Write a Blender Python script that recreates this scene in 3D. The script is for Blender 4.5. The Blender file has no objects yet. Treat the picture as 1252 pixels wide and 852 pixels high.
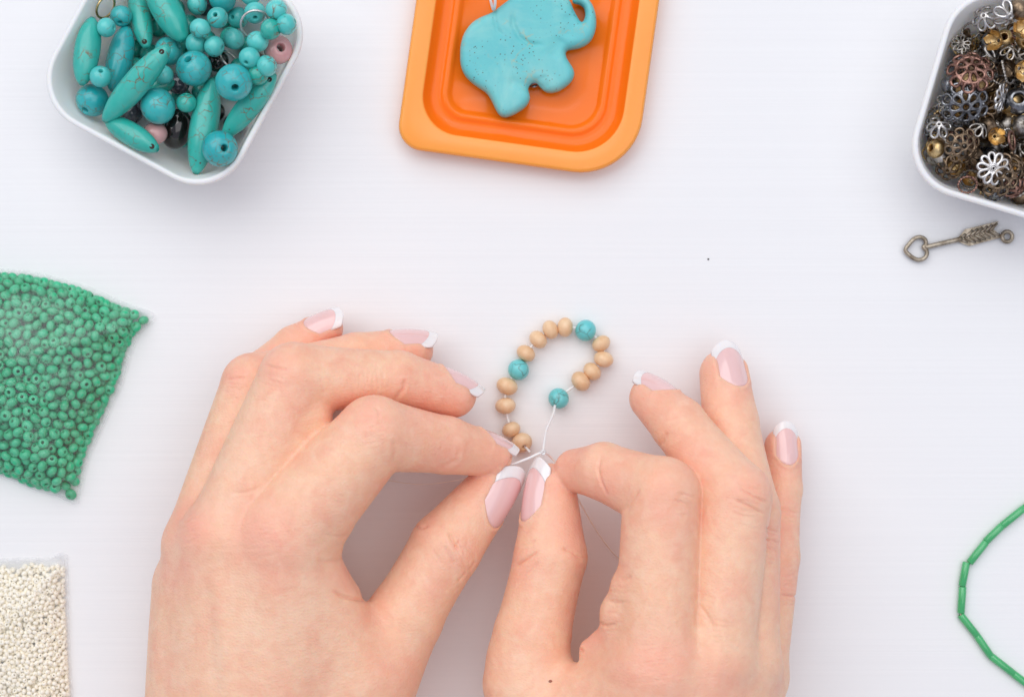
import bpy, math, random
import numpy as np
from mathutils import Vector, Matrix

# ------------------------------------------------------------------ camera, world, lamps, exposure
U = 0.01                     # the scene is laid out in centimetres and stored in metres
CAM_H = 55.0                 # camera height above the table, cm
FPX = 42.0 * CAM_H           # focal length in photo pixels (42 px per cm on the table)
sc = bpy.context.scene
rng = np.random.default_rng(7)
random.seed(7)

cam_d = bpy.data.cameras.new('camera')
cam = bpy.data.objects.new('camera', cam_d)
sc.collection.objects.link(cam)
cam.location = (0, 0, CAM_H * U)
cam.rotation_euler = (0, 0, 0)
cam_d.sensor_width = 36.0
cam_d.lens = 36.0 * FPX / 1252.0
cam_d.clip_start = 0.01
cam_d.clip_end = 50
cam_d.dof.use_dof = True
cam_d.dof.focus_distance = (CAM_H - 2.4) * U
cam_d.dof.aperture_fstop = 11.0
sc.camera = cam

world = bpy.data.worlds.new('World')
sc.world = world
world.use_nodes = True
bg = world.node_tree.nodes['Background']
bg.inputs['Color'].default_value = (0.80, 0.83, 1.0, 1)
bg.inputs['Strength'].default_value = 0.51

def area(name, loc, target, size, power, color):
    d = bpy.data.lights.new(name, 'AREA')
    d.shape = 'RECTANGLE'; d.size, d.size_y = size
    d.energy = power; d.color = color
    o = bpy.data.objects.new(name, d)
    sc.collection.objects.link(o)
    o.location = loc
    o.rotation_euler = (Vector(target) - Vector(loc)).to_track_quat('-Z', 'Y').to_euler()
    return o
area('window_softbox', (-0.60, 1.15, 1.65), (0, 0, 0), (2.6, 1.9), 30.3, (1.0, 0.992, 0.97))
area('ceiling_softbox', (0.75, 0.15, 2.0), (0, 0, 0), (1.8, 1.8), 12.6, (1.0, 0.975, 0.95))

sc.view_settings.view_transform = 'Standard'
sc.view_settings.look = 'None'
sc.view_settings.exposure = 0.0
sc.view_settings.gamma = 1.0
sc.render.engine = 'CYCLES'
sc.cycles.use_denoising = True
sc.cycles.max_bounces = 12
sc.cycles.diffuse_bounces = 8
sc.cycles.transparent_max_bounces = 24
sc.cycles.caustics_reflective = False

# ------------------------------------------------------------------ helpers
def P(px, py, z):
    """A photo pixel at height z (cm) as a point on the table plan (cm)."""
    s = (CAM_H - z) / FPX
    return np.array([(px - 626.0) * s, (426.0 - py) * s, z])
def RPX(r, z):
    return r * (CAM_H - z) / FPX

def link(o, parent=None):
    sc.collection.objects.link(o)
    if parent is not None:
        o.parent = parent
    return o
def mesh_data(name, verts, faces, mat=None, smooth=True):
    me = bpy.data.meshes.new(name)
    v = np.asarray(verts, dtype=np.float64) * U
    me.from_pydata([tuple(a) for a in v], [], [tuple(int(i) for i in f) for f in faces])
    me.update()
    if smooth:
        me.polygons.foreach_set('use_smooth', [True] * len(me.polygons))
    if mat is not None:
        me.materials.append(mat)
    return me
def quad_mesh(name, verts, quads, mat):
    """Fast path for big all-quad meshes."""
    me = bpy.data.meshes.new(name)
    v = (np.asarray(verts) * U).astype(np.float32); q = np.asarray(quads, dtype=np.int32)
    me.vertices.add(len(v)); me.vertices.foreach_set('co', v.ravel())
    me.loops.add(q.size); me.loops.foreach_set('vertex_index', q.ravel())
    me.polygons.add(len(q))
    me.polygons.foreach_set('loop_start', np.arange(0, q.size, 4, dtype=np.int32))
    me.polygons.foreach_set('use_smooth', np.ones(len(q), dtype=bool))
    me.update(calc_edges=True); me.validate()
    me.materials.append(mat)
    return me
def obj(name, me, parent=None, loc=None, rot=None, scale=None):
    o = bpy.data.objects.new(name, me)
    if loc is not None: o.location = Vector([float(a) * U for a in loc])
    if rot is not None:
        o.rotation_mode = 'QUATERNION'; o.rotation_quaternion = rot
    if scale is not None: o.scale = scale
    return link(o, parent)
def tag(o, label, cat=None, group=None, kind=None):
    if label: o['label'] = label
    if cat: o['category'] = cat
    if group: o['group'] = group
    if kind: o['kind'] = kind
    return o
def empty(name, loc=(0, 0, 0)):
    o = bpy.data.objects.new(name, None)
    o.empty_display_size = 0.005
    o.location = Vector([float(a) * U for a in loc])
    return link(o)
def quat_z_to(d):
    return Vector((0, 0, 1)).rotation_difference(Vector([float(a) for a in d]).normalized())
def frame_quat(x, z):
    """Quaternion whose local z is z and local x is as near x as can be."""
    z = Vector([float(a) for a in z]).normalized(); x = Vector([float(a) for a in x])
    x = (x - z * x.dot(z)).normalized(); y = z.cross(x)
    return Matrix((x, y, z)).transposed().to_quaternion()

class MB:
    """Collects shapes into one vertex / face list."""
    def __init__(s): s.v = []; s.f = []
    def add(s, v, f):
        b = len(s.v)
        s.v += [tuple(a) for a in v]; s.f += [tuple(i + b for i in q) for q in f]
        return s
    def me(s, name, mat, smooth=True): return mesh_data(name, s.v, s.f, mat, smooth)

def tube(pts, r, n=8, closed=False):
    pts = np.asarray(pts, float); m = len(pts)
    rr = np.full(m, r) if np.isscalar(r) else np.asarray(r, float)
    tan = np.zeros_like(pts)
    for i in range(m):
        a = pts[(i - 1) % m] if (closed or i > 0) else pts[i]
        b = pts[(i + 1) % m] if (closed or i < m - 1) else pts[i]
        tan[i] = (b - a) / (np.linalg.norm(b - a) + 1e-12)
    ref = np.array([0, 0, 1.0]) if abs(tan[0][2]) < 0.9 else np.array([1.0, 0, 0])
    V = []
    nrm = ref - tan[0] * ref.dot(tan[0]); nrm /= np.linalg.norm(nrm)
    for i in range(m):
        nrm = nrm - tan[i] * nrm.dot(tan[i]); nrm /= (np.linalg.norm(nrm) + 1e-12)
        bi = np.cross(tan[i], nrm)
        for k in range(n):
            a = 2 * math.pi * k / n
            V.append(pts[i] + rr[i] * (math.cos(a) * nrm + math.sin(a) * bi))
    F = []
    for i in range(m if closed else m - 1):
        j = (i + 1) % m
        for k in range(n):
            F.append((i * n + k, i * n + (k + 1) % n, j * n + (k + 1) % n, j * n + k))
    if not closed:
        F.append(tuple(range(n - 1, -1, -1))); F.append(tuple(range((m - 1) * n, m * n)))
    return V, F
def smooth_path(pts, n=8, closed=False):
    """Catmull-Rom through the given points."""
    p = np.asarray(pts, float); m = len(p); out = []
    for i in range(m if closed else m - 1):
        if closed: a, b, c, d = p[(i - 1) % m], p[i], p[(i + 1) % m], p[(i + 2) % m]
        else: a, b, c, d = p[max(i - 1, 0)], p[i], p[i + 1], p[min(i + 2, m - 1)]
        for k in range(n):
            t = k / n
            out.append(0.5 * ((2 * b) + (c - a) * t + (2 * a - 5 * b + 4 * c - d) * t * t + (3 * b - a - 3 * c + d) * t ** 3))
    if not closed: out.append(p[-1])
    return np.array(out)
def revolve(profile, n=20, closed=True):
    """(radius, z) profile about z; closed joins the last ring to the first."""
    V = []; F = []; m = len(profile)
    for r, z in profile:
        for k in range(n):
            a = 2 * math.pi * k / n
            V.append((r * math.cos(a), r * math.sin(a), z))
    for i in range(m if closed else m - 1):
        j = (i + 1) % m
        for k in range(n):
            F.append((i * n + k, i * n + (k + 1) % n, j * n + (k + 1) % n, j * n + k))
    return V, F

# ------------------------------------------------------------------ materials
def new_mat(name):
    m = bpy.data.materials.new(name); m.use_nodes = True
    nt = m.node_tree
    return m, nt, nt.nodes['Principled BSDF']
def node(nt, t, **kw):
    n = nt.nodes.new(t)
    for k, v in kw.items():
        if k.startswith('_'): setattr(n, k[1:], v)
        else: n.inputs[k.replace('__', ' ')].default_value = v
    return n
def ramp(nt, fac, stops, interp='LINEAR'):
    n = nt.nodes.new('ShaderNodeValToRGB'); n.color_ramp.interpolation = interp
    e = n.color_ramp.elements
    while len(e) < len(stops): e.new(0.5)
    for i, (p, c) in enumerate(stops):
        e[i].position = p; e[i].color = (*c, 1) if len(c) == 3 else c
    nt.links.new(fac, n.inputs['Fac'])
    return n.outputs['Color']
def mixc(nt, fac, a, b, blend='MIX'):
    n = nt.nodes.new('ShaderNodeMix'); n.data_type = 'RGBA'; n.blend_type = blend
    for s, v in ((n.inputs[0], fac), (n.inputs[6], a), (n.inputs[7], b)):
        if hasattr(v, 'links') or isinstance(v, bpy.types.NodeSocket): nt.links.new(v, s)
        else: s.default_value = v if not isinstance(v, tuple) else ((*v, 1) if len(v) == 3 else v)
    return n.outputs[2]
def coords(nt, kind='Object'):
    return nt.nodes.new('ShaderNodeTexCoord').outputs[kind]
def noise(nt, co, scale, detail=3, rough=0.5, dist=0.0):
    n = node(nt, 'ShaderNodeTexNoise', Scale=scale, Detail=detail, Roughness=rough, Distortion=dist)
    nt.links.new(co, n.inputs['Vector']); return n.outputs['Fac']
def bump(nt, height, bsdf, strength=0.3, distance=0.001, prev=None):
    b = node(nt, 'ShaderNodeBump', Strength=strength, Distance=distance)
    nt.links.new(height, b.inputs['Height'])
    if prev is not None: nt.links.new(prev, b.inputs['Normal'])
    nt.links.new(b.outputs['Normal'], bsdf.inputs['Normal'])
    return b.outputs['Normal']

def mat_table():
    m, nt, b = new_mat('white_painted_wood')
    co = coords(nt)
    mp = node(nt, 'ShaderNodeMapping'); mp.inputs['Scale'].default_value = (6, 900, 1)
    nt.links.new(co, mp.inputs['Vector'])
    g = noise(nt, mp.outputs['Vector'], 1.0, 3, 0.6)
    mp2 = node(nt, 'ShaderNodeMapping'); mp2.inputs['Scale'].default_value = (2, 160, 1)
    nt.links.new(co, mp2.inputs['Vector'])
    g2 = noise(nt, mp2.outputs['Vector'], 1.0, 2, 0.5)
    big = noise(nt, co, 9, 3, 0.5)
    c = ramp(nt, g, [(0.3, (0.825, 0.832, 0.838)), (0.7, (0.855, 0.862, 0.868))])
    c = mixc(nt, 0.30, c, ramp(nt, g2, [(0.35, (0.835, 0.84, 0.848)), (0.6, (0.855, 0.862, 0.868))]))
    c = mixc(nt, 0.25, c, ramp(nt, big, [(0.3, (0.815, 0.82, 0.83)), (0.7, (0.865, 0.87, 0.876))]))
    nt.links.new(c, b.inputs['Base Color'])
    b.inputs['Roughness'].default_value = 0.55
    b.inputs['Specular IOR Level'].default_value = 0.3
    n1 = bump(nt, g, b, 0.16, 0.0004)
    bump(nt, g2, b, 0.05, 0.0005, n1)
    return m

def mat_skin():
    m, nt, b = new_mat('skin')
    co = coords(nt)
    at = node(nt, 'ShaderNodeAttribute', _attribute_name='flush')
    fine = noise(nt, co, 420, 3, 0.55)
    blot = noise(nt, co, 75, 4, 0.6, 0.4)
    wide = noise(nt, co, 26, 2, 0.5)
    base = mixc(nt, ramp(nt, wide, [(0.3, (0, 0, 0)), (0.7, (1, 1, 1))]), (0.89, 0.515, 0.335), (0.92, 0.585, 0.405))
    base = mixc(nt, ramp(nt, blot, [(0.42, (0, 0, 0)), (0.72, (0.9, 0.9, 0.9))]), base, (0.86, 0.43, 0.30))
    mott = noise(nt, co, 210, 5, 0.65, 0.6)
    base = mixc(nt, ramp(nt, mott, [(0.40, (0.0, 0.0, 0.0)), (0.66, (0.55, 0.55, 0.55))]), base, (0.93, 0.65, 0.47))
    base = mixc(nt, ramp(nt, fine, [(0.3, (0.22, 0.22, 0.22)), (0.6, (0, 0, 0))]), base, (0.78, 0.42, 0.28))
    base = mixc(nt, at.outputs['Fac'], base, (0.90, 0.37, 0.285))
    nt.links.new(base, b.inputs['Base Color'])
    b.inputs['Roughness'].default_value = 0.44
    b.inputs['Specular IOR Level'].default_value = 0.42
    b.inputs['Subsurface Weight'].default_value = 0.45
    b.inputs['Subsurface Radius'].default_value = (1.0, 0.35, 0.2)
    b.inputs['Subsurface Scale'].default_value = 0.0035
    v = node(nt, 'ShaderNodeTexVoronoi', _feature='DISTANCE_TO_EDGE', Scale=900.0)
    dco = node(nt, 'ShaderNodeMapping'); dco.inputs['Scale'].default_value = (1.0, 1.35, 1.0)
    nt.links.new(co, dco.inputs['Vector']); nt.links.new(dco.outputs['Vector'], v.inputs['Vector'])
    n1 = bump(nt, v.outputs['Distance'], b, 0.22, 0.0007)
    mp = node(nt, 'ShaderNodeMapping'); mp.inputs['Scale'].default_value = (260, 900, 500)
    nt.links.new(co, mp.inputs['Vector'])
    st = noise(nt, mp.outputs['Vector'], 1.0, 3, 0.6)
    n2 = bump(nt, st, b, 0.24, 0.0006, n1)
    bump(nt, blot, b, 0.12, 0.002, n2)
    return m
def mat_plain(name, col, rough=0.4, metal=0.0, coat=0.0, sss=0.0, noise_amt=0.0, nscale=200.0, col2=None, spec=0.5, bmp=0.0):
    m, nt, b = new_mat(name)
    b.inputs['Base Color'].default_value = (*col, 1)
    b.inputs['Roughness'].default_value = rough
    b.inputs['Metallic'].default_value = metal
    b.inputs['Coat Weight'].default_value = coat
    b.inputs['Coat Roughness'].default_value = 0.08
    b.inputs['Specular IOR Level'].default_value = spec
    if sss:
        b.inputs['Subsurface Weight'].default_value = sss
        b.inputs['Subsurface Radius'].default_value = (1, 0.8, 0.6)
        b.inputs['Subsurface Scale'].default_value = 0.002
    co = coords(nt)
    if col2 is not None:
        f = noise(nt, co, nscale, 4, 0.6)
        nt.links.new(ramp(nt, f, [(0.5 - noise_amt, col), (0.5 + noise_amt, col2)]), b.inputs['Base Color'])
    if bmp:
        bump(nt, noise(nt, co, nscale * 1.5, 3, 0.6), b, bmp, 0.0006)
    return m
# ------------------------------------------------------------------ the table
M_TABLE = mat_table()
tb = mesh_data('table_top', [(-60, -45, -2.5), (60, -45, -2.5), (60, 45, -2.5), (-60, 45, -2.5), (-60, -45, 0), (60, -45, 0), (60, 45, 0), (-60, 45, 0)],
               [(3, 2, 1, 0), (4, 5, 6, 7), (0, 1, 5, 4), (1, 2, 6, 5), (2, 3, 7, 6), (3, 0, 4, 7)], M_TABLE, False)
tag(obj('table_top', tb), 'white painted wooden table top with fine horizontal grain', 'table', kind='structure')

# ------------------------------------------------------------------ implicit surfaces (surface nets)
def smin(a, b, k):
    h = np.maximum(k - np.abs(a - b), 0.0) / k
    return np.minimum(a, b) - h * h * k * 0.25
def seg(p, a, b, r1, r2, waist=0.0):
    """Tapered capsule with an optional waist."""
    ba = b - a; l2 = float(ba @ ba); pa = p - a.astype(p.dtype)
    y = pa @ ba.astype(p.dtype); t = np.clip(y / l2, 0, 1)
    d = np.sqrt(np.maximum(np.einsum('ij,ij->i', pa, pa) - t * (2 * y - t * l2), 0))
    return d - (r1 + (r2 - r1) * t - waist * 4 * t * (1 - t))
def surface_nets(f, lo, hi, h, block=6):
    """Quads of the zero set of f inside the box, evaluated only near the surface."""
    lo = np.asarray(lo, float); hi = np.asarray(hi, float)
    nb = np.ceil((hi - lo) / (h * block)).astype(int)
    n = nb * block
    cx, cy, cz = [lo[i] + (np.arange(nb[i]) + 0.5) * h * block for i in range(3)]
    C = np.stack(np.meshgrid(cx, cy, cz, indexing='ij'), -1).reshape(-1, 3)
    dc = f(C)
    act = np.abs(dc) < h * block * 0.5 * 1.7321 * 1.35 + 2 * h
    grid = np.empty(tuple(n), np.float32)
    sg = np.where(dc > 0, 1.0, -1.0).reshape(tuple(nb))
    grid[:] = np.repeat(np.repeat(np.repeat(sg, block, 0), block, 1), block, 2)
    idx = np.argwhere(act.reshape(tuple(nb)))
    off = np.stack(np.meshgrid(*[np.arange(block)] * 3, indexing='ij'), -1).reshape(-1, 3)
    for s in range(0, len(idx), 800):
        ii = (idx[s:s + 800, None, :] * block + off[None]).reshape(-1, 3)
        grid[ii[:, 0], ii[:, 1], ii[:, 2]] = f((lo + ii * h).astype(np.float32))
    # cells
    S = grid < 0
    c = S[:-1, :-1, :-1].astype(np.int8)
    tot = np.zeros(c.shape, np.int8)
    for dx in (0, 1):
        for dy in (0, 1):
            for dz in (0, 1):
                tot += S[dx:dx + c.shape[0], dy:dy + c.shape[1], dz:dz + c.shape[2]]
    cells = np.argwhere((tot > 0) & (tot < 8))
    vid = np.full(c.shape, -1, np.int32); vid[cells[:, 0], cells[:, 1], cells[:, 2]] = np.arange(len(cells))
    acc = np.zeros((len(cells), 3)); cnt = np.zeros(len(cells))
    cor = [(x, y, z) for x in (0, 1) for y in (0, 1) for z in (0, 1)]
    val = {q: grid[cells[:, 0] + q[0], cells[:, 1] + q[1], cells[:, 2] + q[2]].astype(float) for q in cor}
    for q in cor:
        for ax in range(3):
            if q[ax] == 0:
                e = list(q); e[ax] = 1; e = tuple(e)
                a, b = val[q], val[e]; m = (a < 0) != (b < 0)
                t = np.where(m, a / np.where(m, a - b, 1), 0)
                pt = np.tile(np.array(q, float), (len(cells), 1)); pt[:, ax] += t
                acc[m] += pt[m]; cnt[m] += 1
    V = lo + (cells + acc / np.maximum(cnt, 1)[:, None]) * h
    Q = []
    for ax in range(3):
        u, w = (ax + 1) % 3, (ax + 2) % 3
        s0 = [slice(1, -1)] * 3; s0[ax] = slice(0, -1); s1 = list(s0); s1[ax] = slice(1, None)
        A = S[tuple(s0)]; B = S[tuple(s1)]
        ch = np.argwhere(A != B)
        if not len(ch): continue
        inside = A[ch[:, 0], ch[:, 1], ch[:, 2]]
        base = ch.copy(); base[:, u] += 1; base[:, w] += 1
        def g(du, dw):
            k = base.copy(); k[:, u] += du; k[:, w] += dw
            return vid[k[:, 0], k[:, 1], k[:, 2]]
        q = np.stack([g(-1, -1), g(0, -1), g(0, 0), g(-1, 0)], 1)
        q[~inside] = q[~inside][:, ::-1]
        Q.append(q)
    Q = np.concatenate(Q); Q = Q[(Q >= 0).all(1)]
    return V, Q
def laplace(V, Q, it=2, lam=0.5):
    e = np.concatenate([Q[:, [0, 1]], Q[:, [1, 2]], Q[:, [2, 3]], Q[:, [3, 0]]]); e = np.concatenate([e, e[:, ::-1]])
    deg = np.bincount(e[:, 0], minlength=len(V)).astype(float)
    for _ in range(it):
        s = np.stack([np.bincount(e[:, 0], V[e[:, 1], k], len(V)) for k in range(3)], 1) / np.maximum(deg, 1)[:, None]
        V = V + lam * (s - V)
    return V
def vnormals(V, Q):
    n = np.cross(V[Q[:, 2]] - V[Q[:, 0]], V[Q[:, 3]] - V[Q[:, 1]])
    N = np.zeros_like(V)
    for k in range(4):
        for c in range(3): N[:, c] += np.bincount(Q[:, k], n[:, c], len(V))
    return N / (np.linalg.norm(N, axis=1)[:, None] + 1e-12)
def poly_dist(xy, line):
    """Distance of points to a polyline and the fraction along it."""
    best = np.full(len(xy), 1e9); par = np.zeros(len(xy)); L = 0.0
    ls = [np.linalg.norm(line[i + 1] - line[i]) for i in range(len(line) - 1)]; T = sum(ls)
    for i in range(len(line) - 1):
        a, b = line[i], line[i + 1]; ba = b - a
        t = np.clip((xy - a) @ ba / (ba @ ba), 0, 1)
        d = np.linalg.norm(xy - a - t[:, None] * ba, axis=1)
        m = d < best; best[m] = d[m]; par[m] = (L + t[m] * ls[i]) / T; L += ls[i]
    return best, par

# ------------------------------------------------------------------ hands
M_SKIN = mat_skin()
M_NAIL = mat_plain('pink_nail_polish', (0.88, 0.56, 0.54), 0.16, coat=0.6, sss=0.2, spec=0.6)
M_NTIP = mat_plain('white_nail_polish', (0.88, 0.85, 0.835), 0.16, coat=0.6, sss=0.2, spec=0.6)
M_MOLE = mat_plain('mole', (0.34, 0.13, 0.08), 0.6)
BOW = 0.055
ZS = 0.80                     # the hands lie low on the table
HAND_H = 0.038
unit = lambda v: np.asarray(v, float) / np.linalg.norm(v)

def make_hand(spec, label):
    root = None
    J = lambda q: P(q[0], q[1], q[2] * ZS); R = lambda q: RPX(q[3], q[2] * ZS)
    palm = [(J(a), J(b), R(a), R(b)) for a, b in spec['palm']]
    fingers = []
    for f in spec['fingers']:
        js = [J(q) for q in f['j']]; rs = [R(q) * (1.0, 1.03, 1.04, 1.03)[i] for i, q in enumerate(f['j'])]
        fingers.append((js, rs, [(J(q), R(q)) for q in f.get('pads', [])]))
    kp = spec.get('kp', 0.9)
    extra = [(J(a), J(b), R(a), R(b), k) for a, b, k in spec.get('extra', [])]
    kf = spec.get('kf', [0.55] * 5)
    def sdf(p):
        d = None
        for a, b, r1, r2 in palm:
            e = seg(p, a, b, r1, r2)
            d = e if d is None else smin(d, e, kp)
        out = None
        for fi, (js, rs, pads) in enumerate(fingers):
            f = None
            for i in range(len(js) - 1):
                e = seg(p, js[i], js[i + 1], rs[i], rs[i + 1], (0.0, 0.035, 0.0, 0.0)[i])
                f = e if f is None else smin(f, e, 0.09)
            for c, r in pads:
                f = smin(f, np.sqrt(((p - c) ** 2).sum(1)) - r, 0.25)
            e = smin(d, f, kf[fi])
            out = e if out is None else smin(out, e, 0.07)
        for a, b, r1, r2, k in extra:
            out = smin(out, seg(p, a, b, r1, r2), k)
        return out
    allp = np.array([a for q in palm for a in q[:2]] + [a for js, _, _ in fingers for a in js])
    V, Q = surface_nets(sdf, allp.min(0) - 3.1, allp.max(0) + 3.1, spec.get('h', HAND_H))
    V = laplace(V, Q, 4, 0.5)
    N = vnormals(V, Q)
    scr = np.stack([626 + V[:, 0] * FPX / (CAM_H - V[:, 2]), 426 - V[:, 1] * FPX / (CAM_H - V[:, 2])], 1)  # plan position in photo units
    # creases and tendons pressed into or raised from the skin
    disp = np.zeros(len(V)); top = np.clip(N[:, 2] * 4 + 0.6, 0, 1)
    for pts, z, width, depth in spec['creases']:
        z = z * ZS
        line = np.array([P(x, y, z)[:2] for x, y in pts])
        lo_, hi_ = line.min(0) - 1, line.max(0) + 1
        m = np.where((V[:, 0] > lo_[0]) & (V[:, 0] < hi_[0]) & (V[:, 1] > lo_[1]) & (V[:, 1] < hi_[1]) & (np.abs(V[:, 2] - z) < 2.6) & (top > 0))[0]
        if not len(m): continue
        s = (CAM_H - z) / (CAM_H - V[m, 2])
        d, t = poly_dist(V[m, :2] * s[:, None], line)
        disp[m] -= top[m] * (depth * 0.95 if depth > 0 else depth) * np.exp(-(d / (width * 0.85)) ** 2) * np.clip(np.minimum(t, 1 - t) * 5 + 0.12, 0, 1)
    V = V + N * disp[:, None]
    # nails: recess in the finger and a curved plate in it
    nails = []
    for nl in spec['nails']:
        f = fingers[nl['finger']]; ax = unit(f[0][-1] - f[0][-2]); tip = f[0][-1]; r = f[1][-1]
        n = np.array(nl['normal'], float); n = unit(n - ax * (n @ ax))
        L = nl['len']; W = nl['wid'] / 2; over = nl.get('over', 0.16)
        th = nl.get('theta', 1.0); Rn = W / math.sin(th)
        back = L - r - over; seglen = np.linalg.norm(tip - f[0][-2])
        rb = r + (f[1][-2] - r) * back / seglen
        base = tip - ax * back + n * (rb * 0.985 + nl.get('lift', 0.0))
        end = tip + ax * (r + over) + n * (r * nl.get('endn', 0.62))
        L = np.linalg.norm(end - base); a = unit(end - base); n = unit(n - a * (n @ a)); lat = np.cross(a, n)
        drop = 0.0
        def pt(s, t, up=0.0, base=base, a=a, n=n, lat=lat, L=L, W=W, Rn=Rn, th=th):
            wf = 1.0 - 0.12 * (max(0.0, 0.30 - s) / 0.30) ** 2 - 0.34 * max(0.0, (s - 0.70) / 0.30) ** 2
            ang = t * th * wf
            bow = BOW * L * 4 * s * (1 - s)
            return base + a * (s * L) + lat * (Rn * math.sin(ang)) + n * (Rn * math.cos(ang) - Rn + bow + up)
        q = V - base
        s_ = (q @ a) / L; x_ = (q @ lat); y_ = q @ n
        near = np.where((s_ > -0.35) & (s_ < 1.02) & (np.abs(x_) < W * 1.6) & (y_ > -Rn * 1.2) & (y_ < 0.8))[0]
        s = s_[near]; x = x_[near]
        surf = np.sqrt(np.maximum(Rn ** 2 - np.minimum(np.abs(x), W) ** 2, 0)) - Rn + BOW * L * 4 * s * (1 - s)
        edge = np.minimum((W - np.abs(x)) / (0.12), (s - 0.27 * np.minimum(np.abs(x) / W, 1) ** 2.2) * L / 0.12)
        ins = np.clip(edge, 0, 1)
        dy = surf - 0.05 - y_[near]
        mv = np.where(ins > 0, np.minimum(dy, 0) * ins, 0)
        rim = np.exp(-((edge + 0.55) / 0.55) ** 2) * 0.035 * (s < 0.80)
        V[near] += (mv + rim)[:, None] * n
        nails.append((nl, pt, s_, x_))
    # flush of colour at knuckles and finger ends
    fl = np.zeros(len(V))
    for x, y, rad, amt in spec['flush']:
        fl = np.maximum(fl, amt * 0.82 * np.exp(-((scr[:, 0] - x) ** 2 + (scr[:, 1] - y) ** 2) / rad ** 2))
    for js, rs, _ in fingers:
        d = np.linalg.norm(V - js[-1], axis=1); fl = np.maximum(fl, 0.54 * np.exp(-(d / 1.15) ** 2))
    me = quad_mesh('hand', V, Q, M_SKIN)
    att = me.attributes.new('flush', 'FLOAT', 'POINT'); att.data.foreach_set('value', fl.astype(np.float32))
    hand = tag(obj('hand', me), label, 'hand', 'pair of hands threading beads')
    for nl, pt, _, _ in nails:
        smile = lambda t: nl.get('smile', 0.82) - 0.27 * t * t
        nt_, ns = 16, 14
        def plate(s0, s1, up, thick):
            v = []; f = []
            for lay in (0, 1):
                for i in range(ns + 1):
                    for k in range(nt_ + 1):
                        t = -1 + 2 * k / nt_
                        sa, sb = s0(t), s1(t)
                        v.append(pt(sa + (sb - sa) * i / ns, t, up - lay * thick))
            w = nt_ + 1; o = (ns + 1) * w
            for i in range(ns):
                for k in range(nt_):
                    f.append((i * w + k, i * w + k + 1, (i + 1) * w + k + 1, (i + 1) * w + k))
                    f.append((o + (i + 1) * w + k, o + (i + 1) * w + k + 1, o + i * w + k + 1, o + i * w + k))
            for i in range(ns):
                f.append((i * w, (i + 1) * w, o + (i + 1) * w, o + i * w)); k = nt_
                f.append(((i + 1) * w + k, i * w + k, o + i * w + k, o + (i + 1) * w + k))
            for k in range(nt_):
                f.append((k + 1, k, o + k, o + k + 1)); i = ns * w
                f.append((i + k, i + k + 1, o + i + k + 1, o + i + k))
            return v, f
        v, f = plate(lambda t: 0.01 + 0.27 * abs(t) ** 2.2, lambda t: smile(t) + 0.03, 0.0, 0.05)
        no = obj('nail', mesh_data('nail', v, f, M_NAIL), hand)
        v, f = plate(smile, lambda t: 1.0 - 0.17 * abs(t) ** 2.6, 0.008, 0.05)
        obj('nail_tip', mesh_data('nail_tip', v, f, M_NTIP), no)
    return hand, sdf

def rows(x0, y0, x1, y1, x2, y2, x3, y3, n, z, w, d, jit=2.0, seed=1):
    """n short wrinkles between the line 0-1 and the line 2-3."""
    g = np.random.default_rng(seed); out = []
    for i in range(n):
        t = (i + 0.5 + g.uniform(-0.25, 0.25)) / n
        a = np.array([x0 + (x2 - x0) * t, y0 + (y2 - y0) * t]); b = np.array([x1 + (x3 - x1) * t, y1 + (y3 - y1) * t])
        s, e = sorted(g.uniform(0, 1, 2)); s *= 0.45; e = 0.55 + 0.45 * e
        pts = [a + (b - a) * u + g.uniform(-jit, jit, 2) for u in (s, s + (e - s) * 0.35, s + (e - s) * 0.7, e)]
        out.append(([tuple(q) for q in pts], z, w * g.uniform(0.7, 1.2), d * g.uniform(0.5, 1.2)))
    return out
cr = lambda pts, z, w=0.04, d=0.03: (pts, z, w, d)

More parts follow.
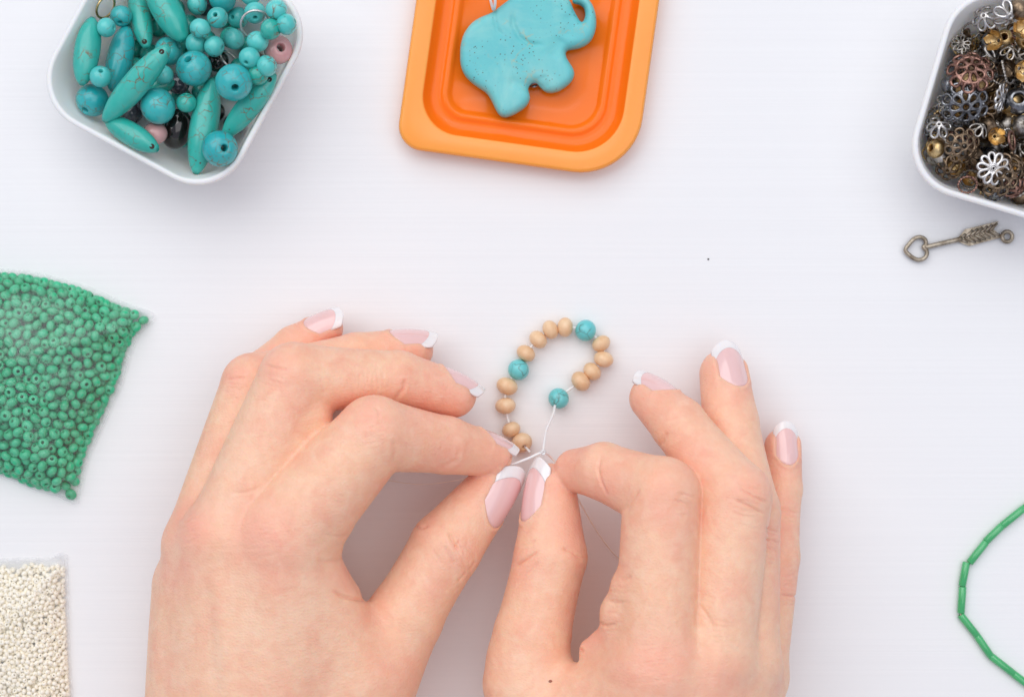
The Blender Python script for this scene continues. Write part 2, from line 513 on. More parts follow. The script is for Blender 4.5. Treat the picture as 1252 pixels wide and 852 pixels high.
LEFT = dict(
    kf=[0.40, 0.40, 0.40, 0.45, 0.30],
    palm=[((345, 672, 5.2, 50), (330, 980, 4.3, 62)), ((272, 662, 4.9, 48), (300, 980, 4.3, 62)),
          ((241, 672, 3.7, 40), (265, 980, 3.9, 62)), ((226, 717, 2.6, 37), (234, 980, 3.4, 62)),
          ((362, 690, 4.8, 48), (425, 822, 3.8, 58)), ((400, 930, 3.2, 78), (495, 765, 3.1, 38)),
          ((300, 990, 4.0, 105), (300, 1290, 4.6, 118)), ((395, 930, 3.4, 80), (330, 1040, 3.8, 90))],
    fingers=[
        dict(j=[(351, 649, 5.2, 62), (458, 531, 5.0, 46), (545, 544, 3.6, 34), (600, 556, 2.6, 26)]),
        dict(j=[(281, 655, 4.8, 54), (360, 463, 4.2, 43), (487, 463, 3.2, 33), (554, 482, 2.5, 28)]),
        dict(j=[(243, 660, 3.7, 41), (309, 470, 2.8, 37), (436, 438, 1.9, 30), (503, 428, 1.4, 26)]),
        dict(j=[(236, 700, 2.6, 36), (305, 470, 1.4, 30), (360, 424, 1.2, 25), (398, 402, 1.1, 21)]),
        dict(j=[(468, 805, 3.1, 47), (497, 750, 3.1, 45), (545, 669, 2.8, 43), (603, 596, 2.3, 31)]),
    ],
    extra=[((400, 638, 5.0, 29), (401, 640, 5.0, 29), 0.16), ((390, 667, 4.9, 27), (391, 668, 4.9, 27), 0.16),
           ((384, 692, 4.7, 28), (428, 723, 3.9, 11), 0.2), ((374, 512, 4.2, 33), (345, 562, 4.4, 38), 0.2),
           ((262, 800, 1.6, 52), (290, 980, 2.0, 80), 0.8), ((430, 880, 2.0, 55), (380, 1000, 2.2, 80), 0.8)],  # unseen palm bulk underneath, added to block light below the hand
    nails=[dict(finger=0, normal=(0.25, 1.0, 0.12), len=1.3, wid=1.0),
           dict(finger=1, normal=(0.3, 1.0, 0.2), len=1.35, wid=1.05),
           dict(finger=2, normal=(0.0, 0.95, 0.42), len=1.4, wid=1.0),
           dict(finger=3, normal=(-0.3, 0.65, 0.75), len=1.15, wid=0.85),
           dict(finger=4, normal=(0.78, -0.48, 0.85), len=1.85, wid=1.22)],
    creases=[cr([(324, 446), (338, 450), (353, 452)], 5, 0.035, 0.045), cr([(276, 464), (288, 462), (301, 462)], 3.5, 0.035, 0.045),
             cr([(482, 536), (483, 552), (481, 572)], 4, 0.10, 0.035), cr([(562, 546), (560, 562), (534, 575)], 3, 0.08, 0.03),
             cr([(496, 462), (494, 475), (482, 491)], 3, 0.07, 0.05), cr([(398, 484), (395, 470), (390, 462)], 4.5, 0.08, 0.03),
             cr([(283, 603), (300, 602), (318, 596)], 5, 0.05, 0.03), cr([(457, 496), (464, 503), (464, 512)], 5.5, 0.04, 0.03),
             cr([(548, 649), (554, 663), (563, 675)], 3.5, 0.04, 0.072), cr([(543, 665), (549, 678), (557, 692)], 3.5, 0.04, 0.065),
             cr([(529, 671), (534, 680), (541, 689)], 3.5, 0.035, 0.03), cr([(563, 660), (557, 668), (556, 674)], 3.5, 0.035, 0.03),
             cr([(573, 697), (578, 692), (582, 686)], 3, 0.04, 0.04), cr([(560, 711), (565, 706), (570, 699)], 3, 0.04, 0.04),
             cr([(506, 643), (514, 645), (524, 642)], 3, 0.05, 0.05), cr([(408, 722), (420, 729), (434, 732), (452, 733)], 4, 0.06, 0.085),
             cr([(428, 680), (412, 685), (398, 688), (388, 685)], 4.8, 0.07, 0.035), cr([(432, 653), (418, 656), (404, 655), (394, 650)], 5, 0.06, 0.025),
             cr([(205, 690), (192, 770), (190, 852)], 3, 0.22, -0.05), cr([(262, 690), (275, 780), (285, 880)], 6, 0.28, -0.045),
             cr([(335, 700), (330, 780), (318, 880)], 6, 0.30, -0.035), cr([(250, 700), (256, 760), (262, 850)], 5, 0.25, 0.04)]
            + rows(322, 455, 352, 462, 308, 490, 345, 498, 7, 5, 0.03, 0.022, seed=2) + rows(272, 468, 302, 468, 266, 494, 294, 494, 6, 3.5, 0.03, 0.022, seed=3)
            + rows(436, 512, 472, 508, 440, 548, 476, 536, 8, 5.5, 0.03, 0.020, seed=4) + rows(495, 535, 495, 558, 540, 535, 540, 565, 8, 4.5, 0.04, 0.007, seed=5)
            + rows(532, 656, 556, 706, 572, 648, 584, 690, 9, 3.5, 0.03, 0.022, seed=6) + rows(216, 636, 250, 618, 220, 668, 246, 664, 10, 4.5, 0.035, 0.022, seed=7)
            + rows(395, 632, 428, 632, 392, 682, 412, 682, 9, 5, 0.05, 0.008, seed=8) + rows(430, 440, 430, 480, 478, 442, 478, 488, 8, 4, 0.035, 0.012, seed=9)
            + rows(300, 640, 340, 625, 300, 690, 345, 680, 12, 6, 0.04, 0.012, seed=10),
    flush=[(318, 655, 42, 0.62), (230, 640, 34, 0.70), (455, 503, 28, 0.45), (338, 442, 32, 0.45), (285, 460, 22, 0.5), (562, 672, 22, 0.45),
           (520, 640, 20, 0.4), (425, 700, 20, 0.45), (480, 820, 30, 0.35), (215, 700, 26, 0.4), (420, 500, 20, 0.4), (550, 560, 30, 0.4), (520, 500, 34, 0.45)])
RIGHT = dict(
    kf=[0.40, 0.40, 0.40, 0.45, 0.30],
    palm=[((800, 825, 5.7, 52), (775, 1080, 4.6, 64)), ((868, 812, 5.3, 48), (800, 1080, 4.6, 64)),
          ((912, 815, 4.3, 40), (830, 1080, 4.2, 60)), ((926, 835, 3.0, 33), (850, 1080, 3.6, 58)),
          ((785, 815, 5.0, 48), (715, 885, 4.0, 60)), ((695, 1000, 3.6, 82), (641, 805, 3.1, 42)),
          ((790, 1090, 4.2, 105), (790, 1370, 4.8, 118)), ((700, 1000, 3.6, 82), (760, 1120, 4.0, 90))],
    fingers=[
        dict(j=[(802, 815, 5.7, 53), (809, 605, 5.2, 46), (738, 576, 3.8, 34), (704, 575, 2.9, 26)]),
        dict(j=[(874, 800, 5.3, 48), (898, 607, 4.8, 44), (830, 519, 3.2, 33), (797, 487, 2.3, 27)]),
        dict(j=[(912, 805, 4.3, 41), (915, 625, 3.7, 38), (893, 515, 2.1, 33), (885, 457, 1.4, 29)]),
        dict(j=[(926, 820, 3.0, 36), (949, 680, 2.2, 28), (957, 598, 1.4, 23), (957, 546, 1.0, 22)]),
        dict(j=[(643, 835, 3.2, 53), (651, 775, 3.1, 46), (673, 680, 2.9, 43), (673, 598, 2.5, 31)]),
    ],
    extra=[((781, 722, 5.4, 36), (782, 723, 5.4, 36), 0.16), ((768, 751, 5.2, 35), (769, 752, 5.2, 35), 0.16),
           ((762, 780, 5.0, 31), (724, 795, 4.3, 16), 0.3), ((905, 860, 1.6, 42), (820, 1080, 2.0, 80), 0.8),
           ((680, 900, 2.0, 55), (730, 1060, 2.2, 80), 0.8), ((800, 860, 3.2, 60), (780, 1000, 3.0, 80), 0.8)],  # these and the heel capsule before them: unseen bulk added to block light
    nails=[dict(finger=1, normal=(0.5, 1.0, 0.55), len=1.35, wid=1.0),
           dict(finger=2, normal=(0.45, 0.35, 1.0), len=1.55, wid=1.0),
           dict(finger=3, normal=(0.2, 0.3, 1.0), len=1.35, wid=0.74),
           dict(finger=4, normal=(-1.0, 0.05, 0.55), len=1.85, wid=1.12)],
    creases=[cr([(626, 693), (642, 684), (659, 673)], 3, 0.04, 0.080), cr([(634, 667), (645, 664), (656, 659)], 3, 0.035, 0.03),
             cr([(638, 705), (648, 697), (659, 687)], 3.5, 0.035, 0.03), cr([(688, 669), (700, 675), (712, 685)], 3, 0.05, 0.055),
             cr([(699, 784), (706, 793), (714, 796)], 4, 0.06, 0.08), cr([(735, 557), (731, 573), (735, 590), (743, 606)], 4, 0.045, 0.055),
             cr([(782, 597), (772, 612), (763, 628)], 5, 0.07, 0.06), cr([(830, 603), (840, 605), (850, 609)], 6, 0.04, 0.03),
             cr([(824, 611), (836, 615), (848, 623)], 6, 0.04, 0.03), cr([(904, 596), (917, 604), (938, 615)], 5.5, 0.035, 0.072),
             cr([(898, 610), (917, 619), (934, 628)], 5.5, 0.035, 0.072), cr([(900, 588), (913, 595), (926, 599)], 5.5, 0.035, 0.035),
             cr([(902, 629), (916, 633), (930, 638)], 5.5, 0.035, 0.025), cr([(936, 645), (945, 648), (954, 651)], 4, 0.035, 0.065),
             cr([(936, 659), (945, 660), (953, 664)], 4, 0.035, 0.065), cr([(936, 668), (944, 672), (951, 676)], 4, 0.035, 0.03),
             cr([(953, 621), (963, 623), (976, 627)], 2, 0.035, 0.065), cr([(955, 726), (964, 728), (976, 729)], 2.5, 0.035, 0.065),
             cr([(957, 716), (966, 713), (974, 707)], 2.5, 0.035, 0.03), cr([(957, 704), (966, 703), (975, 700)], 2.5, 0.035, 0.03),
             cr([(816, 528), (811, 536), (810, 545)], 3.5, 0.06, 0.05), cr([(854, 738), (865, 753), (876, 769)], 5, 0.06, 0.04),
             cr([(858, 752), (868, 762), (874, 774)], 5, 0.04, 0.03), cr([(757, 708), (764, 708), (772, 704)], 5.2, 0.05, 0.05),
             cr([(743, 734), (752, 737), (762, 736)], 5, 0.05, 0.05), cr([(730, 761), (742, 765), (754, 762)], 4.8, 0.05, 0.06),
             cr([(800, 720), (785, 752), (768, 785)], 6.5, 0.22, -0.05), cr([(880, 720), (882, 790), (872, 860)], 6, 0.28, -0.04),
             cr([(690, 800), (700, 830), (705, 860)], 4.5, 0.3, -0.03)]
            + rows(624, 672, 660, 656, 632, 722, 664, 698, 9, 3.3, 0.03, 0.020, seed=12) + rows(896, 582, 932, 596, 894, 642, 934, 648, 9, 5.5, 0.03, 0.022, seed=13)
            + rows(822, 596, 848, 604, 822, 630, 850, 632, 6, 6, 0.03, 0.022, seed=14) + rows(936, 638, 954, 642, 932, 690, 950, 694, 8, 4, 0.03, 0.025, seed=15)
            + rows(956, 690, 975, 690, 954, 742, 972, 742, 9, 2.5, 0.03, 0.025, seed=16) + rows(956, 610, 977, 612, 956, 640, 976, 642, 5, 2, 0.03, 0.022, seed=17)
            + rows(860, 750, 900, 762, 868, 800, 910, 800, 9, 5.8, 0.035, 0.015, seed=18) + rows(770, 790, 830, 780, 775, 840, 840, 830, 12, 6.4, 0.04, 0.014, seed=19)
            + rows(742, 715, 775, 712, 735, 780, 765, 785, 8, 5.2, 0.035, 0.018, seed=20),
    flush=[(815, 605, 36, 0.45), (915, 600, 30, 0.5), (945, 655, 24, 0.5), (966, 715, 24, 0.5), (966, 622, 16, 0.4), (645, 690, 26, 0.4), (700, 640, 36, 0.5),
           (800, 815, 45, 0.55), (735, 600, 36, 0.5), (720, 780, 22, 0.5), (880, 840, 35, 0.4), (850, 560, 36, 0.35), (905, 480, 20, 0.3)])
left_hand, SDF_L = make_hand(LEFT, 'left hand with white-tipped nails pinching thread beside the wooden-bead end of the bracelet')
right_hand, SDF_R = make_hand(RIGHT, 'right hand with a small mole on the thumb base, fingers pointing up')
# a small mole near the thumb base of the right hand
def march(sdf, px, py, z0=9.0):
    for k in range(900):
        z = z0 - k * 0.01
        if sdf(P(px, py, z)[None])[0] < 0: return P(px, py, z)
    return P(px, py, 0)
c = march(SDF_R, 673, 833)
mv, mf = revolve([(0.001, 0.022), (0.026, 0.018), (0.052, 0.0), (0.05, -0.04), (0.001, -0.05)], 12, False)
obj('mole', mesh_data('mole', mv, mf, M_MOLE), right_hand, c)

# ------------------------------------------------------------------ object materials
def mat_turquoise(name, c1, c2, pitm=0.55, vein=(0.16, 0.10, 0.045), vscale=260.0, amount=0.5, rough=0.32, pits=True, pscale=520.0):
    m, nt, b = new_mat(name)
    co = coords(nt)
    oi = nt.nodes.new('ShaderNodeObjectInfo')
    add = node(nt, 'ShaderNodeVectorMath', _operation='MULTIPLY_ADD')
    add.inputs[1].default_value = (3.1, 1.7, 2.3)
    nt.links.new(oi.outputs['Random'], add.inputs[0]); nt.links.new(co, add.inputs[2])
    co2 = add.outputs[0]
    f = noise(nt, co2, 120, 4, 0.6)
    base = mixc(nt, ramp(nt, oi.outputs['Random'], [(0.0, (0, 0, 0)), (1.0, (1, 1, 1))]), c1, c2)
    base = mixc(nt, ramp(nt, f, [(0.35, (0, 0, 0)), (0.75, (0.25, 0.25, 0.25))]), base, (0.22, 0.70, 0.64))
    wob = node(nt, 'ShaderNodeTexNoise', Scale=240.0, Detail=3.0); nt.links.new(co2, wob.inputs['Vector'])
    mixv = nt.nodes.new('ShaderNodeMix'); mixv.data_type = 'VECTOR'; mixv.inputs[0].default_value = 0.0035
    nt.links.new(co2, mixv.inputs[4]); nt.links.new(wob.outputs['Color'], mixv.inputs[5])
    v = node(nt, 'ShaderNodeTexVoronoi', _feature='DISTANCE_TO_EDGE', Scale=vscale); nt.links.new(mixv.outputs[1], v.inputs['Vector'])
    line = ramp(nt, v.outputs['Distance'], [(0.0, (1, 1, 1)), (0.055, (0, 0, 0))])
    msk = ramp(nt, noise(nt, co2, 170, 3, 0.6), [(0.52 - amount * 0.12, (0, 0, 0)), (0.66 - amount * 0.08, (1, 1, 1))])
    fac = mixc(nt, 1.0, line, msk, 'MULTIPLY')
    base = mixc(nt, fac, base, vein)
    h = v.outputs['Distance']
    if pits:
        p = node(nt, 'ShaderNodeTexVoronoi', Scale=pscale); nt.links.new(co2, p.inputs['Vector'])
        pit = mixc(nt, 1.0, ramp(nt, p.outputs['Distance'], [(0.10, (1, 1, 1)), (0.2, (0, 0, 0))]), ramp(nt, noise(nt, co2, 90, 2), [(pitm, (0, 0, 0)), (pitm + 0.1, (1, 1, 1))]), 'MULTIPLY')
        base = mixc(nt, pit, base, (0.08, 0.06, 0.04))
    nt.links.new(base, b.inputs['Base Color'])
    b.inputs['Roughness'].default_value = rough
    b.inputs['Coat Weight'].default_value = 0.0 if rough > 0.4 else 0.35
    b.inputs['Coat Roughness'].default_value = 0.12
    b.inputs['Subsurface Weight'].default_value = 0.08
    b.inputs['Subsurface Scale'].default_value = 0.001
    bump(nt, fac, b, 0.25, -0.0002)
    return m
M_TQ_S = mat_turquoise('turquoise_light', (0.04, 0.46, 0.44), (0.10, 0.60, 0.57), amount=0.15)
M_TQ_L = mat_turquoise('turquoise_blue', (0.012, 0.38, 0.41), (0.025, 0.46, 0.47), amount=0.75, vscale=360)
M_TQ_SP = mat_turquoise('turquoise_green', (0.008, 0.36, 0.29), (0.02, 0.44, 0.37), amount=0.5, vscale=330)
M_TQ_B = mat_turquoise('turquoise_bracelet', (0.12, 0.55, 0.58), (0.15, 0.60, 0.62), vein=(0.10, 0.22, 0.20), amount=0.75, vscale=240, pits=False)
M_TQ_E = mat_turquoise('turquoise_elephant', (0.13, 0.54, 0.57), (0.13, 0.54, 0.57), vein=(0.36, 0.46, 0.34), amount=-0.3, vscale=160, rough=0.55, pitm=0.43, pscale=900.0)
def pale_patches(m, col, scale):
    nt = m.node_tree; b = nt.nodes['Principled BSDF']; src = b.inputs['Base Color'].links[0].from_socket
    f = ramp(nt, noise(nt, coords(nt), scale, 5, 0.62, 0.8), [(0.46, (0, 0, 0)), (0.74, (0.5, 0.5, 0.5))])
    nt.links.new(mixc(nt, f, src, col), b.inputs['Base Color'])
    f2 = noise(nt, coords(nt), 260, 4, 0.6)
    bump(nt, f2, b, 0.18, 0.0006)
pale_patches(M_TQ_E, (0.40, 0.72, 0.66), 70)
M_HOLE_SHADE = mat_plain('dark_hole_shade', (0.035, 0.02, 0.014), 0.8)  # near-black brown standing in for the shade inside drilled spindle ends
M_WOOD = mat_plain('pale_wood', (0.81, 0.52, 0.29), 0.38, col2=(0.91, 0.69, 0.46), noise_amt=0.2, nscale=330, bmp=0.12)
def tone(m, lo, hi):
    nt = m.node_tree; b = nt.nodes['Principled BSDF']; src = b.inputs['Base Color'].links[0].from_socket
    oi = nt.nodes.new('ShaderNodeObjectInfo')
    nt.links.new(mixc(nt, 1.0, src, ramp(nt, oi.outputs['Random'], [(0.0, lo), (1.0, hi)]), 'MULTIPLY'), b.inputs['Base Color'])
tone(M_WOOD, (0.90, 0.84, 0.78), (1.0, 1.0, 1.0))
M_THREAD = mat_plain('white_elastic', (0.86, 0.85, 0.83), 0.4, sss=0.3)
M_TAIL = mat_plain('clear_thread', (0.95, 0.90, 0.82), 0.3)
M_WHITEPL = mat_plain('milky_plastic', (0.95, 0.95, 0.94), 0.38, sss=0.5, col2=(0.93, 0.93, 0.925), noise_amt=0.3, nscale=60)
def translucent(m, fac, col):
    nt = m.node_tree; out = nt.nodes['Material Output']; b = nt.nodes['Principled BSDF']
    t = nt.nodes.new('ShaderNodeBsdfTranslucent'); t.inputs['Color'].default_value = (*col, 1)
    x = nt.nodes.new('ShaderNodeMixShader'); x.inputs[0].default_value = fac
    nt.links.new(b.outputs[0], x.inputs[1]); nt.links.new(t.outputs[0], x.inputs[2]); nt.links.new(x.outputs[0], out.inputs['Surface'])
translucent(M_WHITEPL, 0.18, (0.93, 0.93, 0.92))
M_ORANGE = mat_plain('orange_plastic', (0.99, 0.20, 0.01), 0.14, sss=0.2, col2=(0.98, 0.185, 0.008), noise_amt=0.3, nscale=50, spec=0.28)
M_GREEN = mat_plain('green_glass_bead', (0.03, 0.48, 0.225), 0.18, col2=(0.06, 0.57, 0.31), noise_amt=0.25, nscale=90, sss=0.1)
tone(M_GREEN, (0.72, 0.84, 0.78), (1.0, 1.0, 1.0))
M_CREAM = mat_plain('cream_pearl_bead', (1.0, 0.93, 0.76), 0.3, coat=0.1, col2=(1.0, 0.97, 0.87), noise_amt=0.2, nscale=120)
M_BUGLE = mat_plain('green_bugle_glass', (0.045, 0.38, 0.13), 0.16, coat=0.5, col2=(0.08, 0.47, 0.18), noise_amt=0.25, nscale=70, sss=0.15)
M_CTHR = mat_plain('cream_thread', (0.78, 0.70, 0.55), 0.6)
M_PINK = mat_plain('pink_glass', (0.62, 0.30, 0.30), 0.12, coat=0.5, sss=0.5, col2=(0.72, 0.42, 0.42), noise_amt=0.3, nscale=150)
M_BLACK = mat_plain('black_glass', (0.012, 0.009, 0.008), 0.10, coat=0.6)
M_GREYB = mat_plain('smoky_glass', (0.06, 0.065, 0.085), 0.12, coat=0.5)
def mat_metal(name, col, dark, rough=0.28):
    m, nt, b = new_mat(name)
    co = coords(nt)
    f = noise(nt, co, 420, 4, 0.65)
    nt.links.new(ramp(nt, f, [(0.36, dark), (0.58, col)]), b.inputs['Base Color'])
    b.inputs['Metallic'].default_value = 1.0
    nt.links.new(ramp(nt, f, [(0.3, (rough + 0.25,) * 3), (0.7, (rough,) * 3)]), b.inputs['Roughness'])
    bump(nt, f, b, 0.15, 0.0003)
    return m
M_SILV = mat_metal('bright_silver', (0.80, 0.79, 0.78), (0.42, 0.40, 0.38), 0.22)
M_ASIL = mat_metal('antique_silver', (0.55, 0.52, 0.48), (0.10, 0.085, 0.07))
M_BRON = mat_metal('antique_bronze', (0.33, 0.24, 0.16), (0.06, 0.042, 0.03), 0.32)
M_COPP = mat_metal('antique_copper', (0.42, 0.24, 0.19), (0.09, 0.045, 0.035), 0.32)
M_GOLD = mat_metal('pale_gold', (0.83, 0.62, 0.32), (0.40, 0.25, 0.10), 0.24)
M_GUN = mat_metal('gunmetal', (0.30, 0.31, 0.33), (0.08, 0.08, 0.085), 0.2)
M_ARROW = mat_metal('aged_brass', (0.50, 0.44, 0.35), (0.26, 0.21, 0.155), 0.36)
M_SPECK = mat_plain('dark_speck', (0.05, 0.045, 0.04), 0.8)

def mat_film(name, haze):
    """Thin clear plastic film: lets light straight through, with a wrinkled gloss and a little milkiness."""
    m, nt, b = new_mat(name)
    nt.nodes.remove(b)
    out = nt.nodes['Material Output']
    co = coords(nt)
    tr = nt.nodes.new('ShaderNodeBsdfTransparent'); tr.inputs['Color'].default_value = (0.99, 0.99, 0.99, 1)
    gl = node(nt, 'ShaderNodeBsdfGlossy', Roughness=0.09); gl.inputs['Color'].default_value = (1, 1, 1, 1)
    d1 = nt.nodes.new('ShaderNodeBsdfDiffuse'); d1.inputs['Color'].default_value = (0.92, 0.93, 0.95, 1)
    d2 = nt.nodes.new('ShaderNodeBsdfTranslucent'); d2.inputs['Color'].default_value = (0.92, 0.93, 0.95, 1)
    df = nt.nodes.new('ShaderNodeMixShader'); df.inputs[0].default_value = 0.45; nt.links.new(d1.outputs[0], df.inputs[1]); nt.links.new(d2.outputs[0], df.inputs[2])
    lw = node(nt, 'ShaderNodeLayerWeight', Blend=0.5)
    pw = node(nt, 'ShaderNodeMath', _operation='POWER'); nt.links.new(lw.outputs['Facing'], pw.inputs[0]); pw.inputs[1].default_value = 4.0
    fr = node(nt, 'ShaderNodeMath', _operation='MULTIPLY_ADD'); nt.links.new(pw.outputs[0], fr.inputs[0]); fr.inputs[1].default_value = 0.14; fr.inputs[2].default_value = 0.035
    n1 = noise(nt, co, 95, 4, 0.6, 1.6)
    bp = node(nt, 'ShaderNodeBump', Strength=0.45, Distance=0.003); nt.links.new(n1, bp.inputs['Height'])
    nt.links.new(bp.outputs['Normal'], gl.inputs['Normal']); nt.links.new(bp.outputs['Normal'], lw.inputs['Normal'])
    mx = nt.nodes.new('ShaderNodeMixShader'); nt.links.new(fr.outputs[0], mx.inputs[0])
    hz = nt.nodes.new('ShaderNodeMixShader')
    nt.links.new(ramp(nt, noise(nt, co, 55, 3, 0.6, 0.8), [(0.42, (haze * 0.3,) * 3), (0.72, (haze,) * 3)]), hz.inputs[0])
    nt.links.new(tr.outputs[0], hz.inputs[1]); nt.links.new(df.outputs[0], hz.inputs[2])
    nt.links.new(hz.outputs[0], mx.inputs[1]); nt.links.new(gl.outputs[0], mx.inputs[2])
    nt.links.new(mx.outputs[0], out.inputs['Surface'])
    return m
M_FILM = mat_film('clear_bag_film', 0.17)
M_FILM2 = mat_film('clear_bag_film_soft', 0.28)
M_SEAM = mat_film('bag_seam_film', 0.55)

# ------------------------------------------------------------------ bead shapes
def bead_prof(r, hole, sq=1.0, n=12):
    p0 = math.acos(hole / r) * 0.97
    pr = [(r * math.cos(p), r * sq * math.sin(p)) for p in np.linspace(p0, -p0, n)]
    d = r * sq * math.sin(p0)
    return [(hole * 0.92, d * 0.93)] + pr + [(hole * 0.92, -d * 0.93)]
def bead_mesh(name, r, hole, sq, mat, seg_n=24, n=12):
    v, f = revolve(bead_prof(r, hole, sq, n), seg_n); f = [q[::-1] for q in f]
    return mesh_data(name, v, f, mat)
def spindle_mesh(name, half, r, hole, mat):
    pr = []
    for u in np.linspace(-1, 1, 27):
        w = u * 0.945
        rr = r * (1 - abs(w) ** 2.5) ** 0.8 * (0.86 if abs(u) > 0.99 else 1.0)
        pr.append((rr, -u * half))
    pr = [(hole, half * 0.985)] + pr + [(hole, -half * 0.985)]
    v, f = revolve(pr, 24); f = [q[::-1] for q in f]
    return mesh_data(name, v, f, mat)

# ------------------------------------------------------------------ the bracelet
STR = [(638, 541, 'w', 13.0), (625, 525, 'w', 11.5), (618, 496, 'w', 12.6), (620, 472, 'w', 13.3), (634, 452, 't', 13.2), (643, 432, 'w', 12),
       (658, 415, 'w', 12.0), (673, 403, 'w', 11.8), (691, 400, 'w', 12), (716, 404, 't', 13.3), (735, 420, 'w', 11.8), (738, 439, 'w', 12.2),
       (724, 454, 'w', 12), (710, 466, 'w', 13), (683, 487, 't', 13)]
SL = ['pale wooden bead with its drilled end showing, at the loose end of the bracelet',
      'small pale wooden bead second from the loose end, by the left fingernails',
      'pale wooden bead third from the loose end, just above a gap of white thread',
      'pale wooden bead directly below the turquoise bead on the left side of the bracelet',
      'round veined turquoise bead on the left side of the bracelet',
      'golden wooden bead directly above the left turquoise bead of the bracelet',
      'pale wooden bead at the upper left bend, first of three leading to the top',
      'pale wooden bead at the top of the bracelet, second of three in the upper bend',
      'pale wooden bead at the top, just left of the upper turquoise bead',
      'round turquoise bead at the top right bend of the bracelet',
      'pale wooden bead just below the upper turquoise bead on the right bend',
      'rightmost pale wooden bead of the bracelet',
      'pale wooden bead on the right, turning back into the loop',
      'pale wooden bead inside the loop, nearest the innermost turquoise bead',
      'round turquoise bead with dark veins hanging on bare thread inside the loop']
pts3 = [P(x, y, RPX(r, 0.3) + 0.012) for x, y, k, r in STR]
for i, (x, y, k, r) in enumerate(STR):
    a = pts3[max(i - 1, 0)]; b = pts3[min(i + 1, len(STR) - 1)]
    d = b - a; d[2] = 0
    if i == 0: d = P(646, 551, 0.3) - P(636, 535, 0.3); d[2] = 0.55
    rr = RPX(r, 0.3)
    sq = 0.80 if k == 'w' else 0.96
    me = bead_mesh('wooden_bead' if k == 'w' else 'turquoise_bead', rr, rr * (0.24 if k == 'w' else 0.14), sq, M_WOOD if k == 'w' else M_TQ_B, 28, 14)
    o = obj('wooden_bead' if k == 'w' else 'turquoise_bead', me, None, pts3[i], quat_z_to(d))
    tag(o, SL[i], 'bead', 'wooden beads on the bracelet' if k == 'w' else 'turquoise beads on the bracelet')
KNOT = P(664, 553, 2.2)
path = [P(648, 553, 0.62)] + pts3 + [P(676, 507, 0.85), P(667.5, 528, 1.45), KNOT]
root = empty('bracelet_thread', KNOT * [1, 1, 0])
def child_mesh(name, vf, mat, parent, smooth=True):
    o = obj(name, mesh_data(name, vf[0], vf[1], mat, smooth), parent)
    o.matrix_parent_inverse = Matrix.Translation(-parent.location)
    return o
child_mesh('strung_thread', tube(smooth_path(path, 6), 0.038, 8), M_THREAD, root)
kn = smooth_path([KNOT + np.array(q) * 0.06 for q in ((-1, 0, 0), (0, 1, 0.6), (1, 0, 0), (0, -1, -0.4), (-0.6, 0.4, 0.8), (0.8, 0.7, 0), (0.4, -0.9, 0.5))], 6, True)
child_mesh('knot', tube(kn, 0.036, 7, True), M_THREAD, root)
child_mesh('pulled_thread', tube(smooth_path([P(585, 580, 2.0), P(626, 567.5, 2.1), P(646, 560, 2.17), KNOT, P(676, 561, 1.85), P(692, 580, 1.8)], 6), 0.034, 8), M_THREAD, root)
child_mesh('thread_tail', tube(smooth_path([P(692, 582, 1.8), P(718, 630, 1.5), P(740, 664, 0.8), P(760, 686, 0.3), P(775, 700, 0.02)], 6), 0.022, 6), M_TAIL, root)
child_mesh('thread_tail', tube(smooth_path([P(580, 582, 2.0), P(553, 588, 1.5), P(515, 592, 1.0), P(474, 587, 0.25), P(440, 580, 0.02)], 6), 0.012, 6), M_TAIL, root)
tag(root, 'white elastic thread through the wooden and turquoise beads, knotted between the fingertips', 'thread')

# ------------------------------------------------------------------ rounded-square lofts (tubs and lid)
def rrect(half, rads, n=10):
    """Outline of a square; rads: corner radii from (+,+) counter-clockwise."""
    out = []
    for i, (sx, sy) in enumerate(((1, 1), (-1, 1), (-1, -1), (1, -1))):
        r = min(rads[i], half * 0.98); cx, cy = sx * (half - r), sy * (half - r)
        for k in range(n + 1):
            a = math.pi / 2 * (i + k / n)
            out.append((cx + r * math.cos(a), cy + r * math.sin(a)))
    return out
def loft(rings, n=10):
    V = []; F = []
    for half, rads, z in rings:
        if np.isscalar(rads): rads = (rads,) * 4
        V += [(x, y, z) for x, y in rrect(half, rads, n)]
    m = 4 * (n + 1)
    for i in range(len(rings) - 1):
        for k in range(m):
            F.append((i * m + k, i * m + (k + 1) % m, (i + 1) * m + (k + 1) % m, (i + 1) * m + k))
    F.append(tuple(range(m - 1, -1, -1))); b = (len(rings) - 1) * m
    F.append(tuple(range(b, b + m)))
    return V, F
def rotz(deg):
    return Matrix.Rotation(math.radians(deg), 4, 'Z').to_quaternion()
TUB_H = 2.3
def tub(px, py, deg, half_px, label):
    c = P(px, py, TUB_H); hf = RPX(half_px, TUB_H); rc = 1.45
    rings = [(hf * 0.79, rc * 0.80, 0.0), (hf * 0.81, rc * 0.83, 0.06), (hf * 0.95, rc * 0.95, TUB_H - 0.24), (hf * 0.955, rc * 0.96, TUB_H - 0.20),
             (hf - 0.02, rc, TUB_H - 0.18), (hf, rc, TUB_H - 0.15), (hf, rc, TUB_H - 0.05), (hf - 0.03, rc - 0.02, TUB_H), (hf - 0.13, rc - 0.10, TUB_H),
             (hf - 0.155, rc - 0.12, TUB_H - 0.05), (hf * 0.95 - 0.06, rc * 0.93, TUB_H - 0.26), (hf * 0.82 - 0.07, rc * 0.83, 0.22), (hf * 0.79 - 0.12, rc * 0.74, 0.10)]
    v, f = loft(rings)
    o = obj('plastic_tub', mesh_data('plastic_tub', v, f, M_WHITEPL), None, (c[0], c[1], 0), rotz(deg))
    tag(o, label, 'container', 'milky plastic tubs')
    return c, hf, deg
TL = tub(213, 69, -28.5, 132.5, 'milky white rounded plastic tub filled with turquoise beads')
